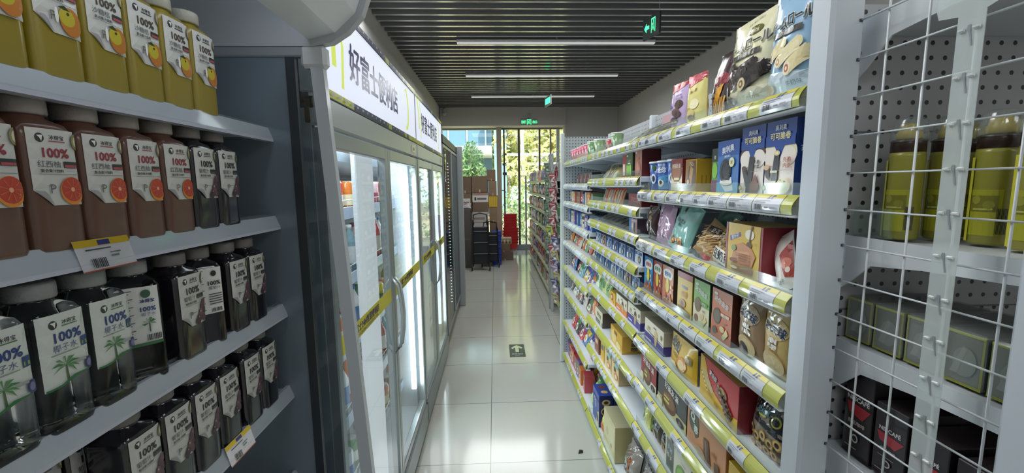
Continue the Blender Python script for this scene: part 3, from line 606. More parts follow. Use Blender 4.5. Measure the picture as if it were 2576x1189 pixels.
carton('snack_box', .085, .113, .08, '#b07868', [('r', .1, .86, .3, .93, '#e8dcd6'), ('t', '辣味', .55, .68, .12, '#e08070', .7, .02)] + [('e', .25+.22*i, .3, .1, .26, ('#c98878', '#d8988a')[i % 2]) for i in range(3)], side='#6a2f30', label='salmon pink snack box beside the dark green box', loc=at(.605, 1.765, z2['b']), rot=R())
for i in range(5):
    pouch('snack_bag', .10, .11, .02, ('#8a8a5a', '#7a7052', '#6a5a4a', '#9a9468', '#5a5048')[i], [('e', .5, .45, .3, .2, '#b8a870'), ('r', .1, .75, .9, .88, '#4a4a3a'), ('t', '香辣', .5, .82, .1, '#e0dcc0', .5)], label=ORD[i]+' olive and brown packet of the leaning row, counted from the box with green sticks', loc=at(.61, 2.10+.045*i, z2['b']), rot=(-.75, 0, RZ+.6), seed=50+i, group='leaning packets on the narrow upper shelf')
carton('snack_box', .05, .105, .05, '#a84038', [('r', .1, .1, .5, .6, '#e0d8d0')], side='#7a2c28', label='narrow brick-red box just left of the green stick box', loc=at(.62, 1.99, z2['b']), rot=R(.25))
for i in range(4): carton('snack_box', .12, .072, .06, '#3c3436', [('e', .5, .5, .12, .4, ('#c05a5a', '#b84a50')[i % 2]), ('r', .05, .1, .3, .5, '#b0a8a0'), ('r', .06, .6, .2, .85, '#a04a44')], side='#2c2628', label=ORD[i]+' dark box with a red stick printed on it, counting to the far panel', loc=at(.62+.01*i, 2.74+.17*i, z3['b']), rot=R(), group='dark red-marked boxes on the far bay')
# row C
pouch('snack_bag', .10, .135, .05, '#3d2a2b', [('e', .6, .65, .15, .08, '#7a6a4a'), ('e', .45, .82, .08, .05, '#8a7a5a'), ('p', [(.2,.1),(.5,.4),(.4,.5),(.15,.25)], '#8a8078')], label='dark brown crinkled bag at the left end of the third shelf', loc=at(.60, 1.615, zC), rot=R(), seed=31, wr=.005, rough=.15)
pouch('snack_bag', .135, .15, .04, '#b596b0', [('p', [(.2,.9),(.3,.5),(.35,.5),(.28,.9)], '#d8c8d8'), ('e', .35, .72, .08, .05, '#7a5a78'), ('p', [(.5,.2),(.62,.5),(.7,.45),(.6,.15)], '#e6dae6'), ('e', .4, .42, .06, .03, '#7a5a78')], label='mauve crinkled bag leaning beside the dark brown one', loc=at(.595, 1.50, zC), rot=(-.1, .12, RZ), seed=33, wr=.007, rough=.12)
pouch('snack_bag', .15, .165, .035, '#8cc0b8', [('e', .35, .85, .06, .05, '#3a2c2c'), ('e', .35, .79, .05, .03, '#e8c8b0'), ('t', '轻食主义', .4, .62, .085, '#3a5a54', .66, .03), ('t', '麦片', .42, .53, .08, '#3a5a54', .4, .03)] + [('e', .25+.5*math.sin(i*2.4)**2, .12+.16*((i*37) % 10)/10, .07, .04, ('#c9924a', '#e0b070', '#a86c38')[i % 3]) for i in range(14)], label='teal bag with golden granola pieces leaning on the third shelf', loc=at(.59, 1.37, zC), rot=(-.25, .22, RZ), seed=35, wr=.004, rough=.18)
pouch('snack_bag', .12, .15, .035, '#5f8a84', [('r', .3, .5, .7, .6, '#4a706a')], label='darker teal bag leaning behind the granola bag', loc=at(.67, 1.27, zC), rot=(-.2, .25, RZ), seed=36, wr=.005, rough=.2)
def noodle(seed): 
    r = random.Random(seed); return [('p', [(x, y), (x+.16, y+.12), (x+.17, y+.1), (x+.02, y-.02)], r.choice(('#d9b878', '#c79c5a', '#e8cf94', '#a97c40'))) for x, y in [(r.uniform(.08,.75), r.uniform(.28,.82)) for _ in range(60)]]
pouch('snack_bag', .135, .12, .045, '#c9a878', noodle(1) + [('p', [(.3,.86),(.8,.98),(.86,.84),(.36,.7)], '#2b2624'), ('t', '豆花', .58, .84, .12, '#efe8dc', .4, .03, 14), ('r', .05, .0, .95, .14, '#2a2422'), ('p', [(.5,.14),(.95,.14),(.95,.3)], '#b02a34'), ('e', .8, .2, .1, .05, '#e04a50')], label='tan noodle snack bag with a black base and red corner', loc=at(.60, 1.225, zC), rot=(-.45, .35, RZ), seed=38, wr=.003)
pouch('snack_bag', .115, .13, .045, '#cdb68a', noodle(2) + [('p', [(.1,.94),(.9,.94),(.9,.86),(.1,.86)], '#49584a'), ('r', .22, .08, .95, .36, '#efeee6'), ('t', '豆奶豆', .58, .22, .2, '#2b2826', .66, .04), ('t', '香脆面', .6, .48, .08, '#4a3a2c', .6, .02)], label='tan noodle snack bag with a white name patch beside the big yellow box', loc=at(.60, 1.105, zC), rot=(-.35, .22, RZ), seed=39, wr=.003)
carton('biscuit_box', .165, .122, .10, '#8a2a34', [('r', .06, 0, .94, 1, '#dcb83c'), ('r', 0, 0, .05, 1, '#9a2f38'), ('p', [(.12,.72),(.42,.84),(.44,.76),(.14,.62)], '#6a5aa0'), ('t', '爱乐芬', .28, .735, .09, '#f0eef4', .3, .05, 18), ('e', .68, .82, .12, .1, '#f6f0d8'), ('p', [(.72,1),(.76,1),(.7,.6),(.66,.62)], '#6a4028'), ('e', .68, .62, .07, .06, '#5a3624'),
    ('p', [(.3,.56),(.5,.64),(.75,.56),(.86,.42),(.78,.2),(.4,.14),(.22,.3)], '#c98a58'), ('p', [(.36,.44),(.7,.48),(.72,.24),(.38,.2)], '#d9a070'), ('p', [(.42,.4),(.66,.43),(.67,.28),(.43,.25)], '#b87848'), ('e', .28, .24, .12, .05, '#8a4a2c'), ('p', [(.2,.16),(.5,.1),(.8,.18),(.8,.06),(.25,.04)], '#a35a34'), ('e', .3, .1, .1, .03, '#efe0c0'), ('t', '威化饼', .86, .66, .06, '#b08a2c', .1), ('e', .28, .5, .07, .06, '#8aa060')] +
    [('r', .34, .2+.05*i, .74, .215+.05*i, '#a86a40') for i in range(5)], side='#8f2c36', top='#c9a436', label='large yellow box with dark red edges and a heap of wafers', loc=at(.60, .985, zC), rot=R(-.06), coat=.3)
pouch('snack_bag', .07, .125, .024, '#ece4dc', [('p', [(.5,.6),(.98,.8),(.98,.15),(.6,.2)], '#b04a40'), ('e', .75, .42, .2, .1, '#d8806a'), ('e', .8, .3, .1, .05, '#f0dcd0'), ('t', '饼干', .4, .14, .08, '#4a4a50', .5, .02)], label='white bag with a red picture leaning at the right end of the third shelf', loc=at(.60, .838, zC), rot=(-.2, -.5, RZ), seed=42)
# narrow shelves of the middle bay
for i in range(8):
    c_ = ('#c98a5a', '#b8c0b0', '#c8b48a', '#d07a4a', '#9ab0b8', '#c9b49a', '#b0603a', '#8aa088')[i]
    pouch('snack_stick', .036, .08, .016, c_, [('r', .1, .15, .3, .85, '#f0e6d8'), ('r', .6, .1, .75, .9, '#a8502c'), ('r', .05, .9, .95, 1, '#b03028')], label=ORD[i]+' slim striped snack stick packet, counted leftward from the wine-red carton', loc=at(.605, 2.02+.045*i, z2['c']), rot=(-.3, 0, RZ+.2), seed=70+i, group='slim stick packets under the top narrow shelf')
carton('snack_box', .17, .055, .07, '#7c2830', [('t', 'CHOCOLATE', .55, .5, .35, '#d09a90', .7, .01, -4), ('r', .05, .1, .95, .14, '#9a4a44')], side='#5a1c22', label='flat wine-red carton at the right end of the narrow shelf with stick packets', loc=at(.605, 1.80, z2['c']), rot=R())
for i in range(7):
    pouch('snack_bag', .10, .11, .018, ('#3c3834', '#45403c', '#4a4238')[i % 3], [('r', .08, .1, .92, .9, '#5c5850'), ('r', .14, .3, .86, .7, '#34302c'), ('t', '肉脯', .5, .5, .2, '#8a7a5c', .5, .02)], label=ORD[i]+' dark flat packet laid overlapping on the shelf, from the little pink and blue box', loc=at(.597+.002*i, 1.92+.085*i, z2['d']+.003+.001*i), rot=(-1.15, 0, RZ), seed=80+i, group='dark flat packets overlapping on a middle shelf')
carton('snack_box', .105, .062, .05, '#caa2b4', [('r', 0, 0, .28, 1, '#4f8ac0'), ('e', .45, .45, .1, .25, '#e8e0d8'), ('e', .7, .4, .11, .35, '#3c3a40'), ('e', .88, .4, .07, .3, '#d89a8a'), ('r', .3, .8, .95, .9, '#e6c8d4')], side='#5a4a55', label='little pink and blue box on the shelf of dark flat packets', loc=at(.60, 1.80, z2['d']), rot=R())
MINI = [('#c8d0dc', '#2b4a88'), ('#7f9fc8', '#24427c'), ('#5c7ea8', '#1f3566'), ('#a88a7c', '#3c3a58'), ('#6f96bc', '#223e74'), ('#8aa8c4', '#2a4a80'), ('#4f6f9c', '#1e3460')]
for row, ys, col2, nm in (('e', 7, 0, 'upper'), ('f', 7, 1, 'lower')):
    for i in range(ys):
        a_, b_ = MINI[(i*2+col2) % 7]
        carton('biscuit_box', .105, .058, .08, a_, [('r', 0, 0, .12, 1, b_), ('r', .15, .68, .9, .9, b_), ('t', '饼干', .5, .78, .2, '#f0f2f6', .5, .03), ('e', .62, .35, .14, .28, '#3a3030'), ('e', .62, .35, .08, .17, '#c8b8a0'), ('r', .16, .1, .34, .5, '#e8ecf0')], side=b_, top='#2c3850', label='small blue-grey box, %s small-box shelf of the middle bay, %s from the right' % (nm, ORD[i]), loc=at(.605, 1.735+.116*i+.03*col2, z2[row]), rot=R(), group=nm+' row of small blue boxes')
# row D
def fishbox(y, bg, cloud, ink, lb, w=.08):
    a = [('r', 0, 0, 1, 1, bg), ('e', .5, .8, .42, .13, '#f2f0ea'), ('e', .3, .74, .2, .08, '#f2f0ea'), ('e', .7, .74, .2, .08, '#f2f0ea'), ('t', '好多鱼', .5, .79, .12, ink, .72, .05), ('e', .5, .5, .16, .2, '#e8cf3a'), ('e', .5, .62, .08, .08, '#f0e07a'), ('p', [(.05,.1),(.3,.3),(.5,.18),(.75,.32),(.95,.12),(.95,.02),(.05,.02)], '#c8602c')]
    a += [('e', .15+.1*i, .1+.05*(i % 3), .05, .03, ('#e8c060', '#3f8ac0', '#d84a3a', '#6ab04a')[i % 4]) for i in range(8)] + [('e', .85, .5, .06, .05, '#e8c890'), ('e', .88, .38, .05, .04, '#e8c890')]
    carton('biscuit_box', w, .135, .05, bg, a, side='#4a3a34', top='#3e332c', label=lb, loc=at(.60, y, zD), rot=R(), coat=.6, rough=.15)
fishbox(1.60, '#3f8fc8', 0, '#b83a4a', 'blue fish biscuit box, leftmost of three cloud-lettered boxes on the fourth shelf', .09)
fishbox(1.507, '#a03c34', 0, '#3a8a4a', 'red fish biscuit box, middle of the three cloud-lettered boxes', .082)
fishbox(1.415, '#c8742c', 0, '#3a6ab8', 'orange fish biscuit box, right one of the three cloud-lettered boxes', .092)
carton('biscuit_box', .105, .138, .045, '#d8b832', [('r', 0, .86, 1, 1, '#a83030'), ('r', .3, .64, .7, .7, '#7a6a9a'), ('t', '趣多多', .5, .67, .07, '#e8e4f0', .5, .03), ('t', '曲奇', .5, .5, .14, '#c89a2c', .7, .04), ('e', .4, .28, .22, .1, '#a87a34'), ('e', .4, .28, .1, .05, '#5a3a20'), ('p', [(.1,.02),(.9,.02),(.9,.12),(.1,.2)], '#7a6a20'), ('r', .1, .03, .5, .08, '#d8d4c0')], side='#9a8a3a', top='#9a2c2c', label='glossy yellow biscuit box with a red top on the fourth shelf', loc=at(.60, 1.285, zD), rot=R(), coat=.3, rough=.3)
def mini(y, bg, bot, lb, ck, w=.095, side='#3a5a3a'):
    carton('biscuit_box', w, .138, .045, bg, [('r', 0, 0, 1, .45, bot), ('e', .22, .9, .1, .03, '#e8e8e0'), ('t', '迷你曲奇', .5, .76, .12, '#f0f0e8', .86, .04, -14), ('e', .3, .46, .2, .16, ck), ('e', .3, .46, .15, .12, '#6a5a3a'), ('e', .22, .16, .12, .08, ck), ('r', .5, .5, .9, .56, '#6a9a4a' if side[1] == '3' else '#e8d0b8'), ('t', '原味', .7, .53, .06, '#f4f4ec', .3, .02), ('p', [(.6,.1),(.8,.3),(.9,.2),(.7,.05)], '#e0d89a'), ('e', .6, .25, .12, .06, '#d8c890'), ('t', '香脆', .72, .38, .05, '#8a7a5a', .4, .01)], side=side, top='#4a4a34', label=lb, loc=at(.60, y, zD), rot=R(), coat=.25)
mini(1.175, '#7fb85a', '#e3ddb8', 'green and cream mini cookie box on the fourth shelf', '#8a5a34')
mini(1.065, '#cc7444', '#c86c3e', 'terracotta orange mini cookie box right of the green one', '#5a4634', .1, '#5a3228')
def puff(y, bg, bg2, fill, lb, seed):
    pouch('snack_bag', .098, .152, .035, bg, [('e', .5, .72, .42, .16, bg2), ('t', '乐芙球', .52, .72, .14, '#3c4660', .9, .06, -8, '#f0eee4'), ('t', 'MINI', .52, .555, .075, '#f2efe6', .5, .07, -4, '#8a8270'), ('t', 'PUFF', .52, .465, .075, '#f2efe6', .5, .07, -4, '#8a8270'), ('e', .5, .22, .36, .17, '#d8c08c'), ('e', .56, .2, .3, .14, '#e8d6a4'), ('e', .4, .17, .18, .1, fill), ('e', .46, .13, .12, .06, fill), ('t', 'MINI', .12, .93, .03, '#8a8070', .2)], label=lb, loc=at(.595, y, zD), rot=R(), seed=seed, kind='pillow', wr=.0015, rough=.12)
puff(.948, '#a89274', '#c0ae90', '#4a4448', 'brown bag of mini puffs with dark filling on the fourth shelf', 44)
puff(.85, '#d2b878', '#e0ca90', '#e0cfa0', 'yellow-beige bag of mini puffs against the white post', 45)
# row E
def cone(y, z, w, h, band, lb, grp=None, x=.60, ice='#6a4630'):
    carton('cone_box', w, h, .17, '#e6e0cc', [('r', 0, 0, 1, .42, band), ('p', [(0,.42),(1,.42),(1,.34),(0,.55)], '#e6e0cc'), ('e', .62, .58, .09, .2, ice), ('p', [(.54,.55),(.7,.55),(.66,.12),(.58,.12)], '#c8b07c'), ('t', '甜筒', .25, .66, .16, '#b8a878', .3, .03), ('r', .5, .82, .62, .88, '#8a8478'), ('r', .08, .12, .4, .2, '#cfc8e0'), ('e', .9, .7, .04, .1, '#9a9478')],
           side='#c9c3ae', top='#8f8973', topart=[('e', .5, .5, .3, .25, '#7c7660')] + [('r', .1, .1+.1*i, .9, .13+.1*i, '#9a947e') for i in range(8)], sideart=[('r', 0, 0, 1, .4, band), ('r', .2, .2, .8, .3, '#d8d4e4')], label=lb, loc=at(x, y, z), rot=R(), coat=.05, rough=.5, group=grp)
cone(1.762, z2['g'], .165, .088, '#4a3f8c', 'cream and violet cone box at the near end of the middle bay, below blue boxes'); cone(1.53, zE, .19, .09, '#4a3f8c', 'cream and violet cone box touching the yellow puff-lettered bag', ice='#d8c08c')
pouch('snack_bag', .185, .115, .04, '#ddb636', [('t', '松松', .3, .76, .28, '#38302a', .36, .08, -14, '#f0e8c0'), ('t', '鲜蛋糕', .35, .5, .1, '#b0862a', .4, .02, -8), ('e', .62, .36, .17, .2, '#d88a3a'), ('e', .62, .34, .12, .14, '#f0dca0'), ('p', [(0,0),(.5,.02),(.4,.3),(.1,.25)], '#efe6c4'), ('r', .74, .5, .92, .7, '#8a7a4a'), ('t', '新', .83, .6, .1, '#f0e8c0', .1, .02)], label='yellow cake bag with bold black lettering beside the big red and yellow box', loc=at(.595, 1.30, zE), rot=R(), kind='stand', seed=47, wr=.001, rough=.3)
carton('biscuit_box', .215, .125, .10, '#c2343e', [('p', [(0,0),(1,0),(1,.3),(.72,.2),(.3,.42),(.12,.98),(0,1)], '#e0b830'), ('p', [(.08,.72),(.16,.72),(.4,.36),(.34,.28),(.14,.48)], '#d9c48a'), ('t', '爱乐芬', .38, .72, .11, '#f4eee4', .3, .06, -12, '#5a5a9a'), ('e', .62, .52, .13, .14, '#8a6a48'), ('p', [(.52,.5),(.66,.56),(.9,.26),(.84,.1),(.7,.14)], '#5e4030'), ('e', .62, .58, .08, .07, '#b89a70'), ('t', '朱古力', .32, .26, .08, '#a87a20', .3, .02, -12), ('t', '香脆', .5, .14, .09, '#a87a20', .2, .02, -10), ('t', '巧克力威化', .84, .05, .045, '#8a6a24', .3, .01, -8)] +
    [('e', .53+.017*i, .62-.028*i+.05*math.sin(i*2.3), .028, .03, ('#3c2a22', '#c0a070', '#7a5a3c')[i % 3]) for i in range(18)] + [('e', .12+.022*i, .66-.035*i, .018, .02, ('#8a7a50', '#efe2b0')[i % 2]) for i in range(10)], side='#7d2430', top='#b8923a', topart=lines(.1, .9, (.3, .5, .7), '#8a6c2c', .03), label='large glossy red and yellow box of chocolate pieces on the fifth shelf', loc=at(.60, 1.065, zE), rot=R(-.05), coat=.7, rough=.15)
pouch('snack_bag', .15, .15, .05, '#3b3730', [('r', 0, 0, 1, 1, '#8f8470'), ('p', [(.16,.94),(.84,.94),(.95,.8),(.95,.4),(.8,.36),(.2,.46),(.1,.6)], '#24282c'), ('p', [(.2,.9),(.8,.9),(.9,.8),(.84,.84),(.2,.86)], '#b8954a'), ('e', .72, .6, .14, .12, '#1c1f22'), ('e', .72, .6, .1, .085, '#a8a83c'), ('e', .72, .6, .07, .06, '#24282c'), ('t', '黑松露', .4, .66, .1, '#5aa0a8', .4, .02), ('r', .3, .58, .5, .61, '#b8c04a')] +
    [(k, .13+.17*i, .3-.06*(i % 2), a*.09, a*.085, c_) for i in range(5) for k, a, c_ in (('e', 1, '#a88a50'), ('e', .8, '#d0b478'), ('e', .45, '#4a342a'))] + [(k, .2+.18*i, .12, a*.085, a*.07, c_) for i in range(4) for k, a, c_ in (('e', 1, '#9a7c46'), ('e', .8, '#c8aa6c'), ('e', .4, '#5a4032'))], label='black and gold bag of filled wafer rings at the right end of the fifth shelf', loc=at(.60, .875, zE), rot=(-.2, -.12, RZ), seed=48, wr=.002, rough=.1)
# row F
def pie(y, bg, lb, w, extra, z=None):
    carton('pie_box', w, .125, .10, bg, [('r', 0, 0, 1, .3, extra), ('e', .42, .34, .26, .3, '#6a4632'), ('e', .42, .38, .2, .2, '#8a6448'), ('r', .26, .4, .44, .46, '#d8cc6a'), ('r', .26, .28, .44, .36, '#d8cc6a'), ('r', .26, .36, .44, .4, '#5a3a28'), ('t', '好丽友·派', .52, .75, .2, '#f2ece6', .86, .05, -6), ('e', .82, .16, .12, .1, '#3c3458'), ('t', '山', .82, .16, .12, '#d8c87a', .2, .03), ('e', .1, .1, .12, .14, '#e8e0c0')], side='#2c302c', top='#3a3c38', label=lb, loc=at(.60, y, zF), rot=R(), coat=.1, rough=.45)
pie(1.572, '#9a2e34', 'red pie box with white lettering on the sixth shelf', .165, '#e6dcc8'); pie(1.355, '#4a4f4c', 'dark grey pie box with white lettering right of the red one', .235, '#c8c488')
carton('pie_box', .225, .125, .12, '#cc9062', [('e', .2, .68, .14, .3, '#33482e'), ('p', [(.08,.6),(.34,.7),(.34,.4),(.26,.3)], '#33482e'), ('t', 'Q', .17, .76, .26, '#e8efe4', .2, .05), ('t', '蒂', .27, .52, .2, '#e8efe4', .2, .06), ('p', [(.48,.58),(.6,.6),(.68,.02),(.5,.02)], '#5a3c2c'), ('p', [(.51,.55),(.55,.55),(.6,.04),(.56,.04)], '#8a6850'), ('e', .42, .1, .12, .12, '#b8a080'), ('t', '蛋糕', .74, .42, .1, '#a05a34', .2, .02), ('p', [(.76,.3),(.86,.32),(.92,.02),(.78,.02)], '#6a4c3a')], side='#b07a50', top='#7a6450', topart=[('e', .3, .3, .16, .3, '#2e4030'), ('r', .5, .2, .9, .7, '#4a3a2c')], label='peach-orange cake box with a green Q badge on the sixth shelf', loc=at(.60, 1.12, zF), rot=R())
carton('snack_box', .14, .09, .1, '#d2ac30', [('r', .1, .3, .9, .6, '#b08c20')], top='#d8b53a', label='plain yellow box right of the peach-orange cake box', loc=at(.60, .925, zF), rot=R())
# row G
pouch('snack_bag', .08, .14, .04, '#a8cc5c', [('r', .5, .05, .95, .95, '#dfe08a'), ('p', [(0,.1),(.3,.3),(.2,.5),(0,.4)], '#58a838'), ('e', .5, .2, .14, .08, '#d8d8e4')], label='bright green bag at the left end of the seventh shelf', loc=at(.60, 1.62, zG), rot=(-.2, 0, RZ), seed=51, wr=.004)
for i, y in enumerate((1.53, 1.44)):
    pouch('snack_bag', .09, .14, .05, '#6f6a5a', [('e', .5, .6, .35, .25, '#5a5244'), ('r', .2, .35, .85, .6, '#8f9a98'), ('t', '瓜子', .52, .48, .16, '#2c2c2c', .6, .04), ('e', .5, .18, .2, .12, '#a8864a'), ('p', [(.1,.8),(.3,.98),(.35,.8)], '#b8b4a8')], label=('left' if i == 0 else 'right')+' one of two see-through brown snack bags on the seventh shelf', loc=at(.60, y, zG), rot=(-.2, .1, RZ), seed=53+i, wr=.006, rough=.1)
carton('snack_box', .2, .115, .1, '#dcdcc8', [('r', .06, 0, .36, 1, '#4f5a50'), ('t', '手剥', .2, .7, .16, '#b8c8e0', .24, .04, -8), ('t', '松子', .2, .45, .16, '#dfe4d8', .24, .04, -8), ('e', .68, .3, .22, .36, '#6a9a3c'), ('e', .68, .3, .17, .28, '#86b84e'), ('t', 'COOKIES', .74, .78, .05, '#5a6a5a', .3)], side='#3c443c', top='#3f4440', label='white and dark green box with a round green picture on the seventh shelf', loc=at(.60, 1.29, zG), rot=R())
# lower shelves of the middle bay
zz = z2
carton('snack_box', .10, .062, .12, '#e0b42c', [('e', .4, .55, .2, .3, '#a83a2c'), ('e', .36, .55, .1, .16, '#efe0c0'), ('p', [(.5,.4),(.8,.2),(.75,.1),(.45,.3)], '#c05a34')], side='#c89c24', top='#d8ae30', label='yellow box with a red round emblem on a middle-bay shelf', loc=at(.60, 2.095, zz['g']), rot=R())
cone(1.945, zz['g'], .17, .078, '#d8803a', 'cream and orange cone box on the middle bay next to the violet ones')
for i, (c_, y) in enumerate((('#7fa050', 2.24), ('#b8c07a', 2.32), ('#5a8a4a', 2.40), ('#d8dcc0', 2.48))):
    pouch('snack_bag', .085, .10, .03, c_, [('e', .5, .5, .3, .2, '#4a7a38'), ('t', '豆干', .5, .75, .14, '#f0f0dc', .6, .03)], label=('olive green', 'pale lime', 'mid green', 'whitish green')[i]+' small bag standing left of the yellow emblem box', loc=at(.60, y, zz['g']), rot=(-.25, .1, RZ), seed=90+i)
carton('snack_box', .16, .088, .12, '#d9d4b8', [('r', 0, 0, 1, .3, '#5c5a54'), ('t', '饼干家', .5, .6, .3, '#4a4a40', .8, .04, -6), ('e', .8, .2, .1, .15, '#cfc8a4')], side='#4c463c', top='#b0aa90', label='cream and charcoal box on the middle bay below the green bags', loc=at(.60, 2.37, zz['h']), rot=R())
carton('biscuit_box', .20, .088, .12, '#d8a82c', [('e', .3, .5, .22, .35, '#e8cf8a'), ('t', '蛋黄派', .45, .75, .2, '#8a5a1c', .5, .04), ('e', .7, .25, .2, .18, '#e8d890')], side='#d2a42e', top='#caa02c', sideart=[('t', '蛋黄派', .5, .52, .36, '#54481c', .75, .05, 90), ('r', .1, .08, .9, .12, '#b08a20')], label='golden yellow egg pie box turned so its lettered side shows', loc=at(.60, 2.02, zz['h']), rot=R())
for i, (c_, y) in enumerate((('#b8603c', 2.50), ('#c87a4c', 2.555))): pouch('snack_bag', .05, .10, .03, c_, [('r', .2, .2, .8, .8, '#e0b090')], label=('left', 'right')[i]+' rust-orange packet beside the cream and charcoal box', loc=at(.60, y-.03, zz['h']), rot=R(), seed=99+i)
carton('biscuit_box', .10, .10, .10, '#7c3c2c', [('r', .1, .1, .9, .9, '#8a4a36'), ('r', .2, .55, .8, .8, '#d8b89a')], side='#8a5440', sideart=[('t', 'CUSTAS', .5, .5, .3, '#e0c4a8', .8, .03, 90), ('r', .08, .05, .92, .08, '#d8b89a'), ('r', .08, .92, .92, .95, '#d8b89a')], label='reddish brown box with vertical lettering on its side, low on the middle bay', loc=at(.60, 2.42, zz['i']), rot=R())
carton('biscuit_box', .07, .11, .06, '#dcae28', [('r', .2, .6, .8, .85, '#3a5a8a')], side='#e0b42c', label='slim bright yellow box standing left of two cream cookie cartons', loc=at(.60, 2.285, zz['i']), rot=R())
for i, y in enumerate((2.17, 2.03)):
    carton('biscuit_box', .11, .13, .07, '#e2c890', [('t', '巧巧', .4, .78, .16, '#6a4a30', .6, .04, -10), ('t', '酥', .5, .5, .2, '#6a4a30', .4, .04), ('e', .65, .25, .26, .14, '#d88a4a'), ('e', .65, .25, .14, .08, '#e8e0c8'), ('r', .5, .6, .95, .78, '#8ac0b8')], side='#c8b080', top='#c0a878', label=('left', 'right')[i]+' one of two tall cream cookie cartons low on the middle bay', loc=at(.60, y, zz['i']), rot=R(.05))
# bottom shelf
for i in range(2):
    carton('biscuit_box', .155, .20, .085, '#2648a0', [('t', '奥利奥', .4, .62, .12, '#dfe6f4', .7, .03, -60), ('p', [(.55,0),(1,0),(1,.5),(.75,.4)], '#d8cca0'), ('e', .78, .25, .12, .14, '#3a2c2c'), ('r', 0, .75, 1, .8, '#1f3c88')], side='#1c3070', top='#24409a', sideart=[('e', .5, .78, .3, .1, '#c9b884'), ('e', .5, .78, .16, .05, '#3a2c2c'), ('e', .5, .5, .36, .13, '#c9b884'), ('e', .5, .5, .28, .1, '#34282a'), ('e', .5, .22, .3, .12, '#c8c8c4'), ('e', .5, .22, .2, .08, '#8a8a88'), ('e', .5, .22, .08, .03, '#3a3a3c')],
           topart=[('e', .3, .5, .14, .25, '#7a3a34'), ('e', .7, .5, .12, .25, '#c9a86a')], label=('front', 'rear')[i]+' one of two tall dark blue cookie boxes side by side on the bottom shelf', loc=at(.60+.09*i, 2.42, zH), rot=R())
carton('snack_box', .22, .20, .10, '#d2cc94', [('r', .05, .1, .95, .9, '#d8d29c'), ('e', .35, .5, .1, .12, '#c4bd86'), ('e', .7, .3, .06, .06, '#b08a7a')], side='#b8b07c', top='#b9b28c', label='tall plain pale yellow box on the bottom shelf beside the blue cookie boxes', loc=at(.60, 2.12, zH), rot=R(), coat=.6, rough=.15)
for i in range(3):
    pouch('snack_bag', .16, .19, .08, ('#9a948c', '#8a8480', '#a49c90')[i], [('r', .1, .15, .55, .85, ('#8a8074', '#b8bcb8', '#7c7468')[i]), ('p', [(.55,.1),(.7,.7),(.62,.75),(.5,.3)], '#b8622c'), ('r', .15, .3, .5, .55, '#a8b8b0'), ('t', '瓜子', .32, .42, .1, '#4a4a48', .3, .02)], label=('leftmost', 'middle', 'rightmost')[i]+' of three big see-through crinkled bags on the bottom shelf', loc=at(.61, 1.88-.18*i, zH), rot=(-.15, .1*i, RZ), seed=110+i, wr=.012, rough=.07)
pouch('snack_bag', .10, .12, .05, '#c8b45c', [('e', .5, .4, .3, .2, '#c86a3a'), ('r', .2, .7, .8, .85, '#e8d880')], label='small yellow and orange bag at the foot of the pale yellow box', loc=at(.595, 2.27, zH), rot=(-.1, 0, RZ), seed=120, wr=.005)
for i in range(3): pouch('snack_bag', .11, .15, .05, ('#5c9a4c', '#7ab05c', '#4a8a50')[i], [('e', .5, .5, .3, .2, '#b8d890'), ('r', .1, .75, .9, .9, '#e0ecc8')], label=('darkest', 'palest', 'bluish')[i]+' green bag left of the blue cookie boxes on the bottom shelf', loc=at(.60+.03*i, 2.56+.06*i, zH), rot=(-.15, 0, RZ), seed=124+i, wr=.004)
# far bay: small packets and boxes, and back-up stock
PAL = ['#b8404a', '#c86a5a', '#4a4a9a', '#5a8a5a', '#d8b03a', '#7a5a8a', '#3f6aa0', '#c8c0b0', '#8a6a54', '#d07a3c', '#4a3c3c', '#6aa0b0']
names = {'#b8404a': 'crimson', '#c86a5a': 'coral', '#4a4a9a': 'indigo', '#5a8a5a': 'leaf green', '#d8b03a': 'mustard', '#7a5a8a': 'plum', '#3f6aa0': 'steel blue', '#c8c0b0': 'ivory', '#8a6a54': 'cocoa', '#d07a3c': 'orange', '#4a3c3c': 'near-black', '#6aa0b0': 'turquoise'}
def smallrow(z, y0, y1, pal, hh, wh, style, shelfname, seed, x=.605, grp=None):
    r = random.Random(seed); y = y0; i = 0
    while y < y1:
        w = r.uniform(*wh); h = hh*r.uniform(.85, 1.1); c_ = pal[i % len(pal)]; c2 = r.choice(PAL)
        a = [('r', .1, .6, .9, .82, c2), ('e', .5, .38, .26, .2, '#e8e0d0'), ('e', .5, .38, .14, .1, c2)]
        lb = '%s %s, %s, %s from the near end' % (names[c_], 'box' if style == 'b' else 'packet', shelfname, ORD[min(i, 13)])
        if style == 'b': carton('snack_box', w, h, .07, c_, a, side=c_, label=lb, loc=at(x+r.uniform(0, .01), y+w/2, z), rot=R(r.uniform(-.1, .1)), group=grp)
        else: pouch('snack_bag', w, h, .035, c_, a, label=lb, loc=at(x+r.uniform(0, .015), y+w/2, z), rot=(-.35+r.uniform(-.15, .1), r.uniform(-.35, .35), RZ), seed=seed*10+i, wr=.005)
        y += w+r.uniform(.006, .02); i += 1
smallrow(z3['c'], 2.62, 3.35, ['#5a8a5a', '#c86a5a', '#c8c0b0', '#3f6aa0', '#4a3c3c', '#b8404a'], .085, (.05, .075), 'b', 'far bay third shelf', 201)
smallrow(z3['d'], 2.62, 3.38, ['#3f6aa0', '#4a4a9a', '#c8c0b0', '#3f6aa0'], .10, (.08, .11), 'b', 'far bay fourth shelf', 202)
smallrow(z3['e'], 2.62, 3.38, ['#c8c0b0', '#c86a5a', '#5a8a5a', '#d07a3c'], .11, (.08, .11), 'p', 'far bay fifth shelf', 203)
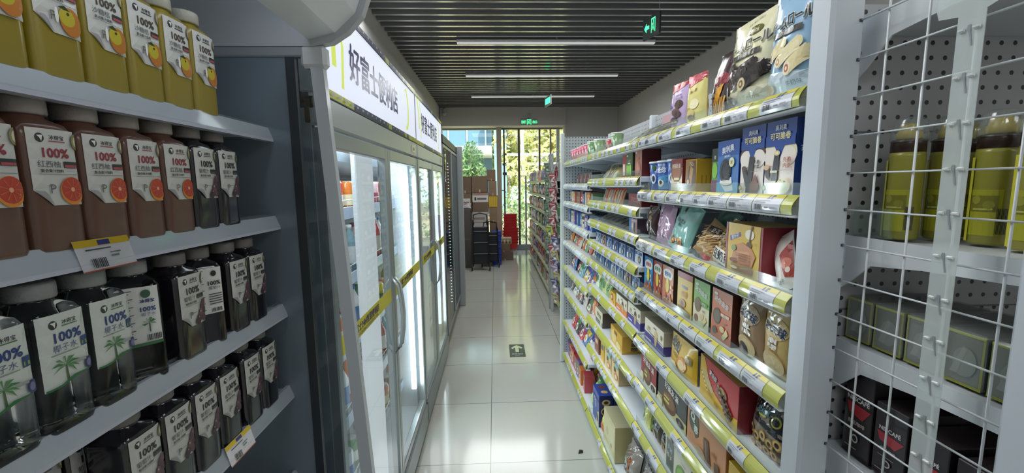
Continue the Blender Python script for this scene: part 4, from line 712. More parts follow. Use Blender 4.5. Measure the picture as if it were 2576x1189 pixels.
smallrow(z3['f'], 2.62, 3.38, ['#3f6aa0', '#7a5a8a', '#d8b03a', '#6aa0b0', '#4a3c3c'], .13, (.09, .12), 'p', 'far bay sixth shelf', 204)
smallrow(z3['g'], 2.62, 3.38, ['#4a3c3c', '#8a6a54', '#c8c0b0'], .13, (.09, .12), 'p', 'far bay seventh shelf', 205)
smallrow(z3['h'], 2.62, 3.38, ['#b8404a', '#c8c0b0', '#3f6aa0', '#b8404a', '#4a3c3c'], .15, (.10, .13), 'p', 'far bay eighth shelf', 206)
smallrow(z3['H'], 2.76, 3.42, ['#b8404a', '#d07a3c', '#7a5a8a', '#b8404a'], .12, (.08, .11), 'b', 'far bay bottom shelf', 207, x=.60)
smallrow(z3['H']+.0, 2.86, 3.4, ['#b8404a', '#d8b03a', '#c86a5a'], .14, (.09, .12), 'p', 'rear row of the far bay bottom shelf', 208, x=.70)

# ------------------------------------------------------------------ right: end bay seen through a wire mesh side panel
mp_ = empty('wire_mesh_panel', (.615, .60, 0)); tag(mp_, 'white wire mesh side panel on thick white posts at the right edge of the view', 'mesh panel')
MO = Vector((-.615, -.60, 0))
POSTM = M('#c9d2da', .22, 0, .5)
MB().rbox((.572, .722, 0), (.632, .775, 2.16), POSTM, .006).build('post', mp_, MO)
MB().rbox((.60, .405, 0), (.632, .452, 2.16), POSTM, .006).build('post', mp_, MO)
MB().rbox((.60, .452, 2.11), (.632, .722, 2.15), POSTM, .004).build('top_rail', mp_, MO)
WIRE = M('#cdd2d4', .35, .1)
for k in range(31):
    z = .16+.0637*k
    MB().tube([(.622, .448, z), (.622, .726, z)], .00155, WIRE, 6).build('horizontal_wire', mp_, MO)
for y in (.673, .609, .545, .481): MB().tube([(.6255, y, .12), (.6255, y, 2.12)], .0017, WIRE, 6).build('vertical_wire', mp_, MO)
hb = MB()
for k in range(31): hb.box((.6195, .7205, .1575+.0637*k), (.6245, .7225, .1625+.0637*k), M('#4a4f55', .6))
hb.build('wire_hole', mp_, MO)
# clear hanging strip with hook tabs
HAZY = glass('hazy_plastic', '#e6ebe8', .2, .2, .42)
cs = empty('clip_strip', (.606, .536, 1.1)); tag(cs, 'translucent hanging clip strip with hook tabs in front of the wire mesh', 'hanging strip')
CO = Vector((-.606, -.536, -1.1)); b = MB()
b.prism([(.519, .3), (.551, .3), (.551, 1.757), (.576, 1.762), (.58, 1.775), (.58, 2.0), (.497, 2.0), (.497, 1.77), (.503, 1.762), (.519, 1.757)], 'x', .605, .606, HAZY); b.build('strip_sheet', cs, CO)
TABM = M('#e3e8e6', .3)
SLOT = M('#8b9294', .6)
for k in range(22):
    z = 1.735-.0585*k
    b = MB()
    for y0_, y1_ in ((.541, .547), (.523, .530)): b.prism([(.6048, z), (.6035, z+.0015), (.6015, z+.002), (.601, z+.004), (.604, z+.005), (.6048, z+.004)], 'y', y0_, y1_, TABM)
    b.build('hook_tab', cs, CO)
    b = MB(); b.prism([(.5345, z+.008), (.538, z+.008), (.5385, z+.002), (.536, z-.002), (.5325, z-.018), (.531, z-.018), (.534, z)], 'x', .6043, .6048, SLOT); b.build('slot', cs, CO)
# end bay
eb = empty('end_bay', (.95, .66, 0)); tag(eb, 'white perforated end bay with shelves behind the wire mesh on the right', 'shelving'); EO = Vector((-.95, -.66, 0))
MB().box((.645, .767, 0), (1.5, .777, 1.86), pegmat('y', .0262, '#b0b3b5', .16)).build('back_panel', eb, EO)
b = MB()
for z in (.5, .9, 1.3, 1.636): b.box((.645, .7655, z), (1.5, .7668, z+.0025), M('#6a6e72', .5))
b.build('panel_seam', eb, EO)
ES = [1.83, 1.449, 1.252, 1.036, .80, .55, .3]
for z in ES:
    s = MB().rbox((.652, .40, z-.025), (1.5, .7645, z-.004), M('#c7ccd0', .4), .003).build('shelf', eb, EO)
    MB().prism([(.7645, z), (.42, z), (.42, z-.03), (.60, z-.038), (.69, z-.048), (.735, z-.09), (.755, z-.105), (.764, z-.10)], 'x', .648, .651, M('#d3d9dd', .35)).build('bracket', s)
    for yy, zz_ in ((.755, z-.02), (.748, z-.06)): MB().lathe([(.004, 0), (.004, .0006)], M('#6c7276', .6), (0, 0, 0), 10).build('bracket_hole', s, (.6475, yy, zz_), (0, -PI/2, 0))
# tea jars on the upper shelf of the end bay
def jar(x, y, lb):
    r = empty('drink_bottle', (x, y, 1.4495), (0, 0, -PI/2+.3)); r.scale = (.87, .87, .95); tag(r, lb, 'bottle', 'yellow-wrapped bottles in the end bay')
    MB().lathe([(.024, 0), (.027, .004), (.027, .145), (.026, .152)], M('#98953a', .35, 0, .3), n=24).build('bottle_body', r)
    a = MB(); printart(a, [('r', .12, .08, .88, .62, '#a8a82e'), ('r', .2, .36, .8, .55, '#7c7c2a'), ('e', .35, .5, .1, .05, '#9a9a3c'), ('e', .62, .44, .12, .05, '#8c8c34'), ('r', .3, .38, .7, .4, '#b8b860'), ('r', .05, 0, .2, 1, '#e0dc4a')] + barcode(.78, .1, .98, .4), .06, .135, lambda x_, z_, o: ((.0272+o)*math.sin((x_-.03)/.027), -(.0272+o)*math.cos((x_-.03)/.027), z_+.004), sub=.006); a.build('wrapper', r)
    MB().lathe([(.0262, .152), (.0262, .172), (.024, .174)], M('#3a2a22', .3), n=24).build('neck_band', r)
    l = MB(); l.lathe([(.028, .170), (.0285, .176), (.0275, .180), (.028, .184), (.026, .190), (.024, .206), (.016, .212)], FILM, n=24); l.build('clear_cap', r)
    MB().lathe([(.017, .174), (.019, .176), (.019, .186), (.0155, .189), (.0155, .198), (.010, .201)], M('#c9b23c', .4), n=20).build('inner_lid', r)
jar(.69, .685, 'farthest yellow bottle in the end bay, half behind the clip strip'); jar(.752, .675, 'second yellow bottle, just right of the clip strip'); jar(.758, .612, 'third yellow bottle, in front of its neighbours behind the mesh'); jar(.745, .548, 'nearest yellow bottle at the right edge of the picture'); jar(.82, .70, 'yellow bottle in the rear row behind the second one'); jar(.83, .64, 'yellow bottle in the rear row at the right edge')
b = MB(); x0, y0, z0, x1, y1, z1 = .665, .675, 1.449, .70, .745, 1.5
for A, B in (((x0,y0,z0),(x0+.001,y1,z1)), ((x1,y0,z0),(x1+.001,y1,z1)), ((x0,y0,z0),(x1,y0+.001,z1)), ((x0,y1,z0),(x1,y1+.001,z1)), ((x0,y0,z0),(x1,y1,z0+.001))): b.box(A, B, CLEAR)
tag(b.build('clear_box', None, (-.004, .0, .0005)), 'small empty clear plastic box on the end-bay shelf left of the yellow bottles', 'box')
# film-wrapped boxes, middle shelf
for i, (y, lb) in enumerate(((.728, 'leftmost film-wrapped green-edged box behind the mesh'), (.670, 'second film-wrapped green-edged box from the left, partly behind the strip'), (.612, 'third film-wrapped green-edged box, right of the clip strip'), (.553, 'fourth film-wrapped green-edged box behind the mesh'), (.494, 'nearest film-wrapped green-edged box at the right edge'))):
    r = empty('gift_box', (.672, y, 1.2525), (0, 0, -PI/2)); tag(r, lb, 'box', 'film-wrapped boxes in the end bay')
    b = MB(); b.rbox((-.026, 0, 0), (.026, .15, .078), M('#77796e', .4), .001, top=M('#55574e', .4))
    printart(b, [('r', 0, 0, .06, 1, '#a8ac2c'), ('r', .94, 0, 1, 1, '#a8ac2c'), ('r', 0, 0, 1, .05, '#a8ac2c'), ('r', 0, .95, 1, 1, '#b8bc30'), ('e', .55, .45, .3, .28, '#8d9188'), ('p', [(.2,.2),(.5,.75),(.6,.7),(.4,.2)], '#9a9e96')], .052, .078, lambda x_, z_, o: (x_-.026, -o, z_))
    b.build('box_body', r)
    f = MB(); f.rbox((-.0275, -.003, 0), (.0275, .152, .081), FILM, .004); f.build('film_wrap', r)
# dark boxes, lower shelf
for i, (y, x, h, lb) in enumerate(((.702, .662, .165, 'leftmost dark boxed coffee with a red emblem on the low end-bay shelf'), (.640, .664, .13, 'second dark coffee box from the left, right of the clip strip'), (.580, .668, .115, 'third dark coffee box with red emblem low in the end bay'), (.512, .668, .11, 'nearest dark coffee box at the bottom right corner'))):
    carton('coffee_box', .058, h, .11, '#2e2628', [('p', [(.1,.62),(.95,.6),(.7,.46),(.2,.5)], '#b0303a'), ('t', 'NESCAFÉ', .5, .68, .07, '#e8e4e4', .8, .03), ('t', '醇品咖啡', .5, .4, .05, '#d8d0cc', .7, .01), ('r', .2, .3, .7, .305, '#c8c0bc'), ('e', .5, .22, .12, .05, '#c8c0bc'), ('e', .5, .22, .08, .033, '#2e2628'), ('r', .15, .1, .6, .11, '#a8a09c')], side='#241e20', top='#3c3436', label=lb, loc=(x, y, 1.0365), rot=R(), group='dark coffee boxes in the end bay', coat=.4)
for i in range(2): carton('coffee_box', .075, .19, .07, '#3a2024', [('r', .1, .3, .9, .7, '#4c2a2e')], side='#2a181a', label=('left', 'right')[i]+' tall dark maroon box behind the dark coffee boxes', loc=(.80, .70-.085*i, 1.0365), rot=R())

# ------------------------------------------------------------------ left: open display cooler with juice bottles
oc = empty('open_display_cooler', (-.75, .3, 0)); tag(oc, 'open grey display cooler with white shelves of bottled juice at the left', 'display cooler'); OO = Vector((.75, -.3, 0))
DG = M('#7b868d', .45); CANW = M('#b4b9be', .3)
YN, YF = -.9, 1.085
MB().box((-1.02, YN, .3), (-.98, YF, 2.1), DG).build('back_wall', oc, OO)
b = MB(); b.prism([(-1.0, 0), (-.40, 0), (-.37, .12), (-.385, .52), (-.44, .56), (-.47, .42), (-1.0, .40)], 'y', YN, YF, M('#8a949c', .4)); b.build('base', oc, OO)
# canopy: underside plates, curved front edge, end cap
b = MB(); b.box((-1.02, YN, 2.06), (-.33, YF, 2.10), CANW)
b.box((-1.0, YN, 1.99), (-.80, YF, 2.06), M('#9aa0a6', .5)); b.box((-.56, YN, 2.02), (-.545, YF, 2.06), CANW); b.box((-.695, YN, 2.03), (-.685, YF, 2.06), CANW)
b.prism([(-.44, 1.985), (-.40, 1.97), (-.345, 1.99), (-.30, 2.04), (-.29, 2.10), (-.33, 2.10), (-.335, 2.055), (-.37, 2.01), (-.42, 2.0)], 'y', YN, YF-.02, CANW)
b.build('canopy', oc, OO)
b = MB(); cap = [(-1.02, 1.885), (-.43, 1.885), (-.385, 1.893), (-.345, 1.918), (-.31, 1.955), (-.292, 2.0), (-.288, 2.3), (-1.02, 2.3)]
b.prism(cap, 'y', YF-.012, YF+.012, CANW); b.build('canopy_end_cap', oc, OO)
b = MB(); b.prism([(-.44, 1.90), (-.375, 1.915), (-.325, 1.96), (-.305, 2.01), (-.30, 2.3), (-.315, 2.3), (-.32, 2.01), (-.34, 1.97), (-.385, 1.93), (-.44, 1.915)], 'y', YN, YF-.012, M('#e4e8ee', .25)); b.build('canopy_front', oc, OO)
MB().box((-.47, YN, 1.965), (-.40, YF-.1, 1.98), emis('#e8ecf4', 1.8)).build('light_panel', oc, OO)
MB().rbox((-.64, YN, 2.035), (-.60, YF-.15, 2.055), M('#cdd2d6', .4)).build('lamp_holder', oc, OO)
# end panel: glass with light frame, slanting front strip
MB().box((-.98, YF-.004, .5), (-.50, YF+.004, 1.862), M('#74828d', .16, .1)).build('end_panel', oc, OO)
MB().box((-.4999, YF-.007, .5), (-.478, YF+.007, 1.862), M('#2e3338', .4)).build('gasket', oc, OO)
b = MB(); b.add([(-.478, YF, .5), (-.40, YF, .5), (-.42, YF, 1.862), (-.478, YF, 1.862)], [(0,1,2,3)], PANELGLASS); b.build('end_glass', oc, OO)
MB().rbox((-1.0, YF-.01, 1.862), (-.425, YF+.012, 1.886), M('#8d959a', .4), .003).build('end_top_rail', oc, OO)
b = MB(); b.prism([(-.442, 1.862), (-.412, 1.862), (-.34, .62), (-.335, .5), (-.37, .5), (-.372, .62)], 'y', YF-.008, YF+.014, M('#c3cbd1', .3, 0, .2)); b.build('end_front_strip', oc, OO)
MB().rbox((-.462, YF-.014, 1.835), (-.40, YF+.018, 1.888), M('#d0d5d8', .3), .008).build('end_bracket', oc, OO)
# shelves
LIPZ = [1.6615, 1.445, 1.217, .995, .75]
LG = M('#b6bbca', .35, 0, .3)
LX = -.55
for si, z in enumerate(LIPZ):
    b = MB(); b.rbox((-.98, YN, z+.012), (LX-.008, YF-.003, z+.026), M('#c4c9cf', .35), .002); s = b.build('shelf', oc, OO)
    b = MB(); b.prism([(LX-.012, z+.034), (LX-.004, z+.034), (LX+.006, z+.008), (LX+.007, z), (LX-.012, z)], 'y', YN, YF-.004, LG); b.box((LX-.0165, YN, z+.026), (LX-.013, YF-.01, z+.04), CLEAR); b.build('price_rail', s)
    b = MB(); b.add([(LX-.0035, YN, z+.035), (LX-.0035, YF-.005, z+.035), (LX+.0085, YF-.005, z+.006), (LX+.0085, YN, z+.006)], [(0,1,2,3)], CLEAR); b.build('clear_cover', s)
def bigtag(s, y0, y1, z):
    b = MB(); W = y1-y0; mp = lambda x_, v, o: (LX-.001+.011*(1-v)+o+.001, y0+x_, z-.004+.042*v)
    b.add([mp(0,0,0), mp(W,0,0), mp(W,1,0), mp(0,1,0)], [(0,1,2,3)], M('#eeeff4', .4))
    printart(b, [('r', 0, .78, 1, 1, '#eccf38'), ('r', .4, .8, .62, .96, '#3a4a9a'), ('r', 0, 0, 1, .04, '#c8705a'), ('r', .15, .66, .6, .7, '#5a5a66'), ('r', .55, .5, .75, .54, '#8a8a96'), ('r', .55, .38, .7, .44, '#7a9a90')] + barcode(.18, .1, .42, .4), W, 1, mp)
    return b
bigtag(oc, .562, .645, 1.445).build('price_tag', oc.children[-2], (0,0,0))
for o in list(oc.children):
    pass
shs = [o for o in oc.children if o.name.startswith('shelf')]
for o in [o for o in bpy.data.objects if o.name.startswith('price_tag') and o.parent and not o.parent.name.startswith('shelf')]: bpy.data.objects.remove(o)
bigtag(oc, .562, .645, 1.445).build('price_tag', shs[1]); bigtag(oc, .805, .89, .995).build('price_tag', shs[3])

# bottles
BW, BH = .0344, .193
def bottle_mesh(mat, cap=False):
    b = MB(); n = 64
    prof = [(.030, 0), (.034, .003), (BW, .008), (BW, .142), (.0345, .152), (.030, .161), (.0215, .168), (.0205, .172), (.0205, .176)]
    b.lathe(prof, mat, n=n, sq=(5.5, .025)); return b.mesh('bottle_body')
def bmap(W, z0):
    a = BW+.0004
    def mp(x, z, o):
        x = x-W/2; r = min(.999, abs(x)/(a+.0001)); y = -(a+o)*(1-r**5.5)**(1/5.5); return (x, y, z0+z)
    return mp
def logo(cx, cy, ink, sub_): return [('e', cx-.2, cy, .085, .06, ink), ('p', [(cx-.25,cy+.03),(cx-.14,cy+.035),(cx-.17,cy-.045),(cx-.2,cy)], '#e4e6e2'), ('t', '冰得宝', cx+.12, cy+.012, .06, ink, .34, .015), ('r', cx-.04, cy-.045, cx+.28, cy-.03, sub_)]
def jlabel(kind):
    P = [(.04,1),(.96,1),(.96,.0),(.35,.0),(.28,.05),(.04,.2)]
    if kind == 'coconut':
        P = [(.02,1),(.96,1),(.98,.12),(.6,.08),(.3,.02),(.02,.0)]
        a = [('p', P, '#cfd6d2')] + logo(.5, .86, '#2c3a3c', '#4a7a4a')
        a += [('t', '100%', .56, .68, .14, '#26407c', .78, .03), ('t', '椰子水', .48, .535, .1, '#5a6a8a', .56, 0), ('r', .8, .46, .96, .6, '#2c4a7a'), ('r', .82, .48, .94, .53, '#8ab03a'), ('r', .18, .45, .74, .465, '#8a9a8a'),
              ('p', [(.42,.06),(.47,.06),(.45,.28),(.42,.28)], '#4a6a44')]
        for ang in (-20, 15, 50, 90, 130, 165, 200, -50):
            t = math.radians(ang); dx, dz = math.cos(t)*.3, math.sin(t)*.15
            a.append(('p', [(.43,.285), (.43+dx*.5-dz*.25, .285+dz*.6+.035), (.43+dx, .285+dz-.02), (.43+dx*.5, .285+dz*.5+.0)], ('#3f7a48', '#4f8a50')[ang % 2 == 0]))
        a += [('p', [(.02,.0),(.3,.02),(.6,.08),(.98,.12),(.98,.17),(.8,.12),(.55,.12),(.3,.05),(.02,.03)], '#2f6e42'), ('e', .9, .2, .1, .09, '#34346a'), ('e', .9, .2, .06, .055, '#7a7aa8'), ('r', .62, .26, .84, .3, '#9aa39c')]
        return a
    P[0] = (.04, 1)
    a = [('p', P, '#c6c8c4')] + logo(.45, .88, '#2c3234', {'brown': '#a04a58', 'yellow': '#2c3234', 'grape': '#6a5a64'}[kind])
    nm = {'brown': '红西柚', 'yellow': '沙糖桔', 'grape': '葡萄汁'}[kind]; ink = {'brown': '#8c2c3c', 'yellow': '#4a4238', 'grape': '#2c2a2e'}[kind]
    a += [('t', '100%', .52, .69, .13, ink, .78, .03), ('t', nm, .36, .545, .09, '#55555a', .5, 0), ('r', .64, .5, .94, .585, '#2a3430'), ('r', .66, .505, .92, .54, '#b04a58' if kind != 'grape' else '#5a4a5a'), ('t', '复合果汁饮料', .4, .455, .045, '#34343a', .6, .02), ('r', .14, .41, .94, .417, '#8a8a8a'),
          ('p', [(.04,.2),(.28,.05),(.35,0),(.26,.14),(.2,.19)], '#9a9a9e'), ('e', .98, .86, .13, .11, '#8a8458'), ('e', .98, .86, .08, .07, '#d8d4b4'), ('t', 'P', .36, .22, .12, '#6a6a6a', .2, 0)]
    if kind == 'brown': a += [('e', .74, .19, .25, .19, '#d8882c'), ('e', .74, .21, .23, .165, '#b8402c'), ('e', .74, .21, .04, .03, '#e8b090')] + [('p', [(.74,.21),(.74+.2*math.cos(t),.21+.14*math.sin(t)),(.74+.2*math.cos(t+.06),.21+.14*math.sin(t+.06))], '#d87a58') for t in [i*.7 for i in range(9)]]
    if kind == 'yellow': a += [('e', .72, .2, .24, .19, '#b8742c'), ('e', .64, .25, .17, .12, '#b8ac30'), ('p', [(.46,.36),(.6,.4),(.72,.34),(.58,.34)], '#34421c'), ('e', .42, .24, .04, .1, '#e8e6e0'), ('e', .66, .3, .03, .02, '#3a3a1c')]
    if kind == 'grape': a += [('e', x_, z_, .1, .075, c_) for x_, z_, c_ in ((.66,.12,'#4a3440'),(.82,.1,'#5a3c48'),(.74,.22,'#6a4450'),(.88,.24,'#4a3440'),(.82,.34,'#583a46'),(.58,.06,'#3c2a36'),(.9,.4,'#6a4854'))] + [('e', .7, .24, .025, .02, '#b8a0a8'), ('e', .62, .14, .02, .015, '#b8a0a8'), ('r', .3, .25, .55, .26, '#7a7a70')]
    return a
def back_label(kind):     # the side of the label with fine print, seen on turned bottles
    a = [('r', .02, .04, .98, 1, '#dcdedb')] + [('r', .08, .94-.045*i, .46-.06*(i % 3), .955-.045*i, '#6a6c70') for i in range(19)]
    if kind == 'coconut': a += [('e', .72, .88, .1, .07, '#2c5a44'), ('t', '冰得宝', .74, .76, .06, '#2c3a7c', .4, .05), ('t', '100%', .74, .62, .08, '#26407c', .42, .03), ('t', '椰子水', .74, .53, .06, '#5a6a8a', .36), ('p', [(.72,.22),(.75,.22),(.75,.38),(.72,.38)], '#4a6a44')] + [('p', [(.73,.38),(.73+.16*math.cos(t),.38+.09*math.sin(t)),(.73+.1*math.cos(t+.3),.38+.1*math.sin(t+.3))], '#3f7a48') for t in (-.3, .4, 1.1, 1.9, 2.6, 3.3)] + barcode(.66, .08, .96, .18) + [('r', .02, 0, .98, .05, '#2f6e42')]
    else: a += [('e', .74, .88, .08, .06, '#2c3234'), ('t', '100%', .74, .68, .09, '#2c2a2e', .42, .03), ('t', '葡萄汁', .74, .58, .07, '#55555a', .36)] + [('r', .56, .44-.05*i, .94, .46-.05*i, '#55585c') for i in range(5)] + barcode(.6, .08, .9, .16)
    return a
LIQ = {'yellow': M('#8c7d24', .25, 0, .4), 'brown': M('#5e4034', .25, 0, .4), 'grape': M('#16141c', .12, 0, .6)}
def water():
    m = bpy.data.materials.new('clear_water'); m.use_nodes = True; p = m.node_tree.nodes['Principled BSDF']
    p.inputs['Base Color'].default_value = (.86, .9, .89, 1); p.inputs['Roughness'].default_value = .03; p.inputs['IOR'].default_value = 1.33; p.inputs['Transmission Weight'].default_value = 1
    return m
LIQ['coconut'] = water()
CAPC = {'yellow': '#a6a496', 'brown': '#8f8883', 'grape': '#716e6d', 'coconut': '#8c9090'}
PB = {}
def proto_bottle(kind, turned):
    r = empty('juice_bottle'); 
    body = bpy.data.objects.new('bottle_body', bottle_mesh(LIQ[kind])); COL.objects.link(body); body.parent = r
    b = MB(); b.lathe([(.0235, .172), (.0245, .174), (.0245, .190), (.0235, .193), (.015, .1935)], M(CAPC[kind], .4, bump=.2, bscale=200), n=28); b.build('cap', r)
    l = MB(); W = .0615; H = .094
    printart(l, jlabel(kind) if not turned else back_label(kind), W, H, bmap(W, .060), .35, .2, sub=.0045, eps=.0007, step=.0001); lo = l.build('label', r)
    if turned:
        l2 = MB(); printart(l2, jlabel(kind), W, H, bmap(W, .060), .35, .2, sub=.0045, eps=.0007, step=.0001); o2 = l2.build('label', r, rot=(0, 0, -PI/2))
        if kind == 'coconut': pass
    return r
def place_bottle(kind, y, z, label, x=-.585, turn=0, group=None, turned=False):
    k = (kind, turned)
    if k not in PB: PB[k] = r = proto_bottle(kind, turned)
    else: r = copy_tree(PB[k])
    r.location = (x, y, z); r.rotation_euler = (0, 0, PI/2+turn)
    for q in ('group', 'kind'):
        if q in r: del r[q]
    tag(r, label, 'bottle', group); return r
Z = [z+.0262 for z in LIPZ]
ys1 = [.405, .478, .55, .61, .69, .767, .83, .905]
n1 = ['leftmost', 'second', 'third', 'fourth', 'fifth', 'rightmost']
G1 = 'yellow juice bottles on the top shelf'
for i, y in enumerate([.519, .589, .659, .728, .798, .868]): place_bottle('yellow', y, Z[0], n1[i]+' of six yellow mandarin juice bottles on the top cooler shelf', x=-.587, group=G1, turn=0)
for i, y in enumerate([.55, .62, .69, .76]): place_bottle('yellow', y, Z[0], 'yellow juice bottle in the back row of the top shelf, '+ORD[i]+' from the left', x=-.665, group='back row of yellow juice bottles')
n2 = ['leftmost of', 'second of', 'third of', 'fourth of', 'rightmost of']
for i, y in enumerate([.487, .557, .626, .696, .766]): place_bottle('brown', y, Z[1], n2[i]+' five brown grapefruit juice bottles on the second shelf', group='brown juice bottles on the second shelf')
for i, y in enumerate([.836, .906]): place_bottle('grape', y, Z[1], ('left', 'right')[i]+' one of two black grape juice bottles ending the second cooler shelf', group='grape bottles on the second shelf')
for i, y in enumerate([.468, .537, .606]): place_bottle('coconut', y, Z[2], ('leftmost', 'second', 'third')[i]+' clear coconut water bottle on the third cooler shelf', group='coconut water bottles')
place_bottle('coconut', .687, Z[2], 'clear coconut water bottle turned to show its fine print', turn=-.75, group='coconut water bottles', turned=True, x=-.592)
place_bottle('grape', .764, Z[2], 'dark grape bottle just right of the turned coconut water', turn=0, group='grape bottles on the third shelf')
place_bottle('grape', .835, Z[2], 'dark grape bottle turned to show its fine print on the third shelf', turn=-.6, group='grape bottles on the third shelf', turned=True, x=-.59)
for i, y in enumerate([.908, .978]): place_bottle('grape', y, Z[2], ('left', 'right')[i]+' of the last two dark grape bottles on the third cooler shelf', group='grape bottles on the third shelf')
n4 = ['leftmost', 'second', 'third', 'fourth', 'fifth', 'rightmost']
for i, y in enumerate([.633, .703, .773, .843, .925, .996]): place_bottle('grape', y, Z[3], n4[i]+' of six dark grape bottles in front on the fourth cooler shelf', group='grape bottles on the fourth shelf', turn=0)
for i, y in enumerate([.56, .63, .70]): place_bottle('grape', y, Z[3], ORD[i]+' dark grape bottle of the back row, lowest cooler shelf in view', x=-.668, group='back row of grape bottles')

# ------------------------------------------------------------------ glass-door drinks fridges
FX = -.46
ALU = M('#aab2b4', .28, .55); ALUL = M('#b6bdbf', .3, .3); INW = M('#e8eef2', .4)
SIDEG = M('#8496a3', .35, .1)
def bands(W, H):
    r = random.Random(5); a = []; x = 0
    while x < 1:
        w_ = r.uniform(.03, .08); a.append(('r', x, 0, min(1, x+w_), 1, '#23264a' if r.random() < .65 else '#b9bd2c')); x += w_
    x = .01
    while x < .97: a.append(('r', x, .35, x+r.uniform(.008, .02), .65, '#9aa0b8')); x += .04
    return a
def fridge(y0, y1, label, doors, lamp):
    r = empty('glass_door_fridge', ((-1.15+FX)/2, (y0+y1)/2, 0)); tag(r, label, 'fridge'); O = -Vector(r.location)
    a, b_ = y0+.01, y1-.01
    b = MB(); b.box((-1.14, a, .1), (-1.11, b_, 2.1), INW); b.box((-1.14, a, .1), (FX-.02, b_, .17), INW); b.box((-1.14, a, 1.76), (FX-.02, b_, 2.1), INW)
    b.box((-1.14, a, .1), (FX-.03, a+.025, 2.1), SIDEG, side=ALU); b.box((-1.14, b_-.025, .1), (FX-.03, b_, 2.1), SIDEG); b.build('cabinet', r, O)
    b = MB(); b.box((-1.12, a+.0255, .171), (-1.105, b_-.0255, 1.759), INW); b.box((-1.12, a+.0255, .17), (FX-.05, a+.03, 1.76), INW); b.box((-1.12, b_-.03, .17), (FX-.05, b_-.0255, 1.76), INW); b.build('liner', r, O)
    MB().rbox((FX-.04, a, .03), (FX+.008, b_, .165), M('#8e9799', .35, .3), .004).build('kick_plate', r, O)
    # header: light box with printed sign, patterned bands, grey fascia
    h = MB(); h.rbox((FX-.05, y0+.003, 1.80), (FX-.002, y1-.003, 2.10), ALUL, .003); hd = h.build('header', r, O)
    s = MB(); W = y1-y0-.02; mp = lambda x, z, o: (FX-.001+o, y0+.01+x, 1.822+z)
    s.add([mp(0,0,0), mp(W,0,0), mp(W,.255,0), mp(0,.255,0)], [(0,1,2,3)], emis('#dde3f4', .42))
    LIME = emis('#c8da4a', .8); n0 = len(s.mats)
    art = [('p', [(-.0+.03,1),(.06,1),(.1,.6),(.1,.3),(.075,.3),(.075,.6)], '#c9da50'), ('p', [(.125,.1),(.14,.1),(.15,.6),(.12,1),(.105,1),(.135,.6)], '#c9da50'), ('t', '好富士便利店', .43 if y0 < 2 else .455, .5, .47, '#1d2160', .49 if y0 < 2 else .6, .03), ('e', .82, .5, .045, .42, '#c9da50'), ('e', .808, .5, .036, .36, '#dde3f4')]
    printart(s, art, W, .255, mp, .3)
    for k, m in enumerate(list(s.mats)):
        if m is M('#dde3f4', .3): s.mats[k] = emis('#dde3f4', .42)
        if m is M('#c9da50', .3): s.mats[k] = emis('#c9da50', .4)
    s.build('sign_face', hd)
    for z0 in (1.800, 2.077):
        s = MB(); mp2 = lambda x, z, o: (FX-.0015+o+.002, y0+.01+x, z0+z); s.add([mp2(0,0,0), mp2(W,0,0), mp2(W,.022,0), mp2(0,.022,0)], [(0,1,2,3)], M('#30335a', .4)); printart(s, bands(W, .022), W, .022, mp2); s.build('pattern_band', hd)
    MB().rbox((FX-.05, a, 1.715), (FX+.002, b_, 1.797), ALUL, .006).build('fascia', r, O)
    th = MB(); th.rbox((FX+.002, y1-.16, 1.735), (FX+.005, y1-.09, 1.775), M('#d3d5b8', .3), .001)
    printart(th, [('r', .2, .3, .3, .7, '#55583c'), ('r', .4, .3, .46, .7, '#55583c'), ('r', .6, .3, .8, .7, '#8a8c6c')], .07, .04, lambda x, z, o: (FX+.005+o, y1-.16+x, 1.735+z)); th.build('thermometer', r, O)
    # doors
    n = doors; w = (y1-y0-.02)/n
    for k in range(n):
        da, db = a+w*k+.004, a+w*(k+1)-.004
        d = MB(); fw = .035
        for A, B in (((FX-.035, da, .17), (FX, da+fw, 1.71)), ((FX-.035, db-fw, .17), (FX, db, 1.71)), ((FX-.035, da+fw, 1.66), (FX, db-fw, 1.71)), ((FX-.035, da+fw, .17), (FX, db-fw, .215))): d.rbox(A, B, ALU, .004)
        dr = d.build('door', r, O)
        g = MB(); g.add([(FX-.006, da+fw, .215), (FX-.006, db-fw, .215), (FX-.006, db-fw, 1.66), (FX-.006, da+fw, 1.66)], [(0,1,2,3)], DOORGLASS); g.build('door_glass', dr)
        # yellow tape band with lettering
        t = MB(); mpt = lambda x, z, o: (FX-.0035+o, da+fw+x, 1.045+z); tw = db-da-2*fw; th_ = .06
        t.add([mpt(0,0,0), mpt(tw,0,0), mpt(tw,th_,0), mpt(0,th_,0)], [(0,1,2,3)], M('#d8cf3c', .4))
        printart(t, [('t', '好富士24H智慧便利店', .42, .58, .5, '#3a3a6a', .62, .03), ('t', 'HAOFUSHI 24H SMART CONVENIENCE STORE', .42, .18, .16, '#6a6a4a', .62, .01)], tw, th_, mpt); t.build('tape_band', dr)
        # bowed handle
        yy = db-.018 if k % 2 == 0 else da+.018
        hb_ = MB(); hb_.tube([(FX, yy, .80), (FX+.022, yy, .83), (FX+.032, yy, .90), (FX+.036, yy, .97), (FX+.032, yy, 1.04), (FX+.022, yy, 1.11), (FX, yy, 1.14)], .0065, M('#c2ccd0', .2, .4), 8); hb_.build('handle', dr)
    MB().rbox((-1.05, a+.035, 1.60), (-.62, b_-.035, 1.755), M('#59636e', .35), .05).build('fan_duct', r, O)
    # lamp tube, added glow panel, shelves
    MB().rbox((FX-.075, y1-.085, .30), (FX-.045, y1-.06, 1.6), emis('#e6f4ff', lamp*.7)).build('lamp_tube', r, O)
    MB().rbox((FX-.075, (y0+y1)/2-.26, .18), (FX-.055, (y0+y1)/2-.04, 1.68), emis('#e8eef6', lamp*.1)).build('lamp_cover', r, O)  # no lamp part: glowing sheet added to whiten a milky band in the glass
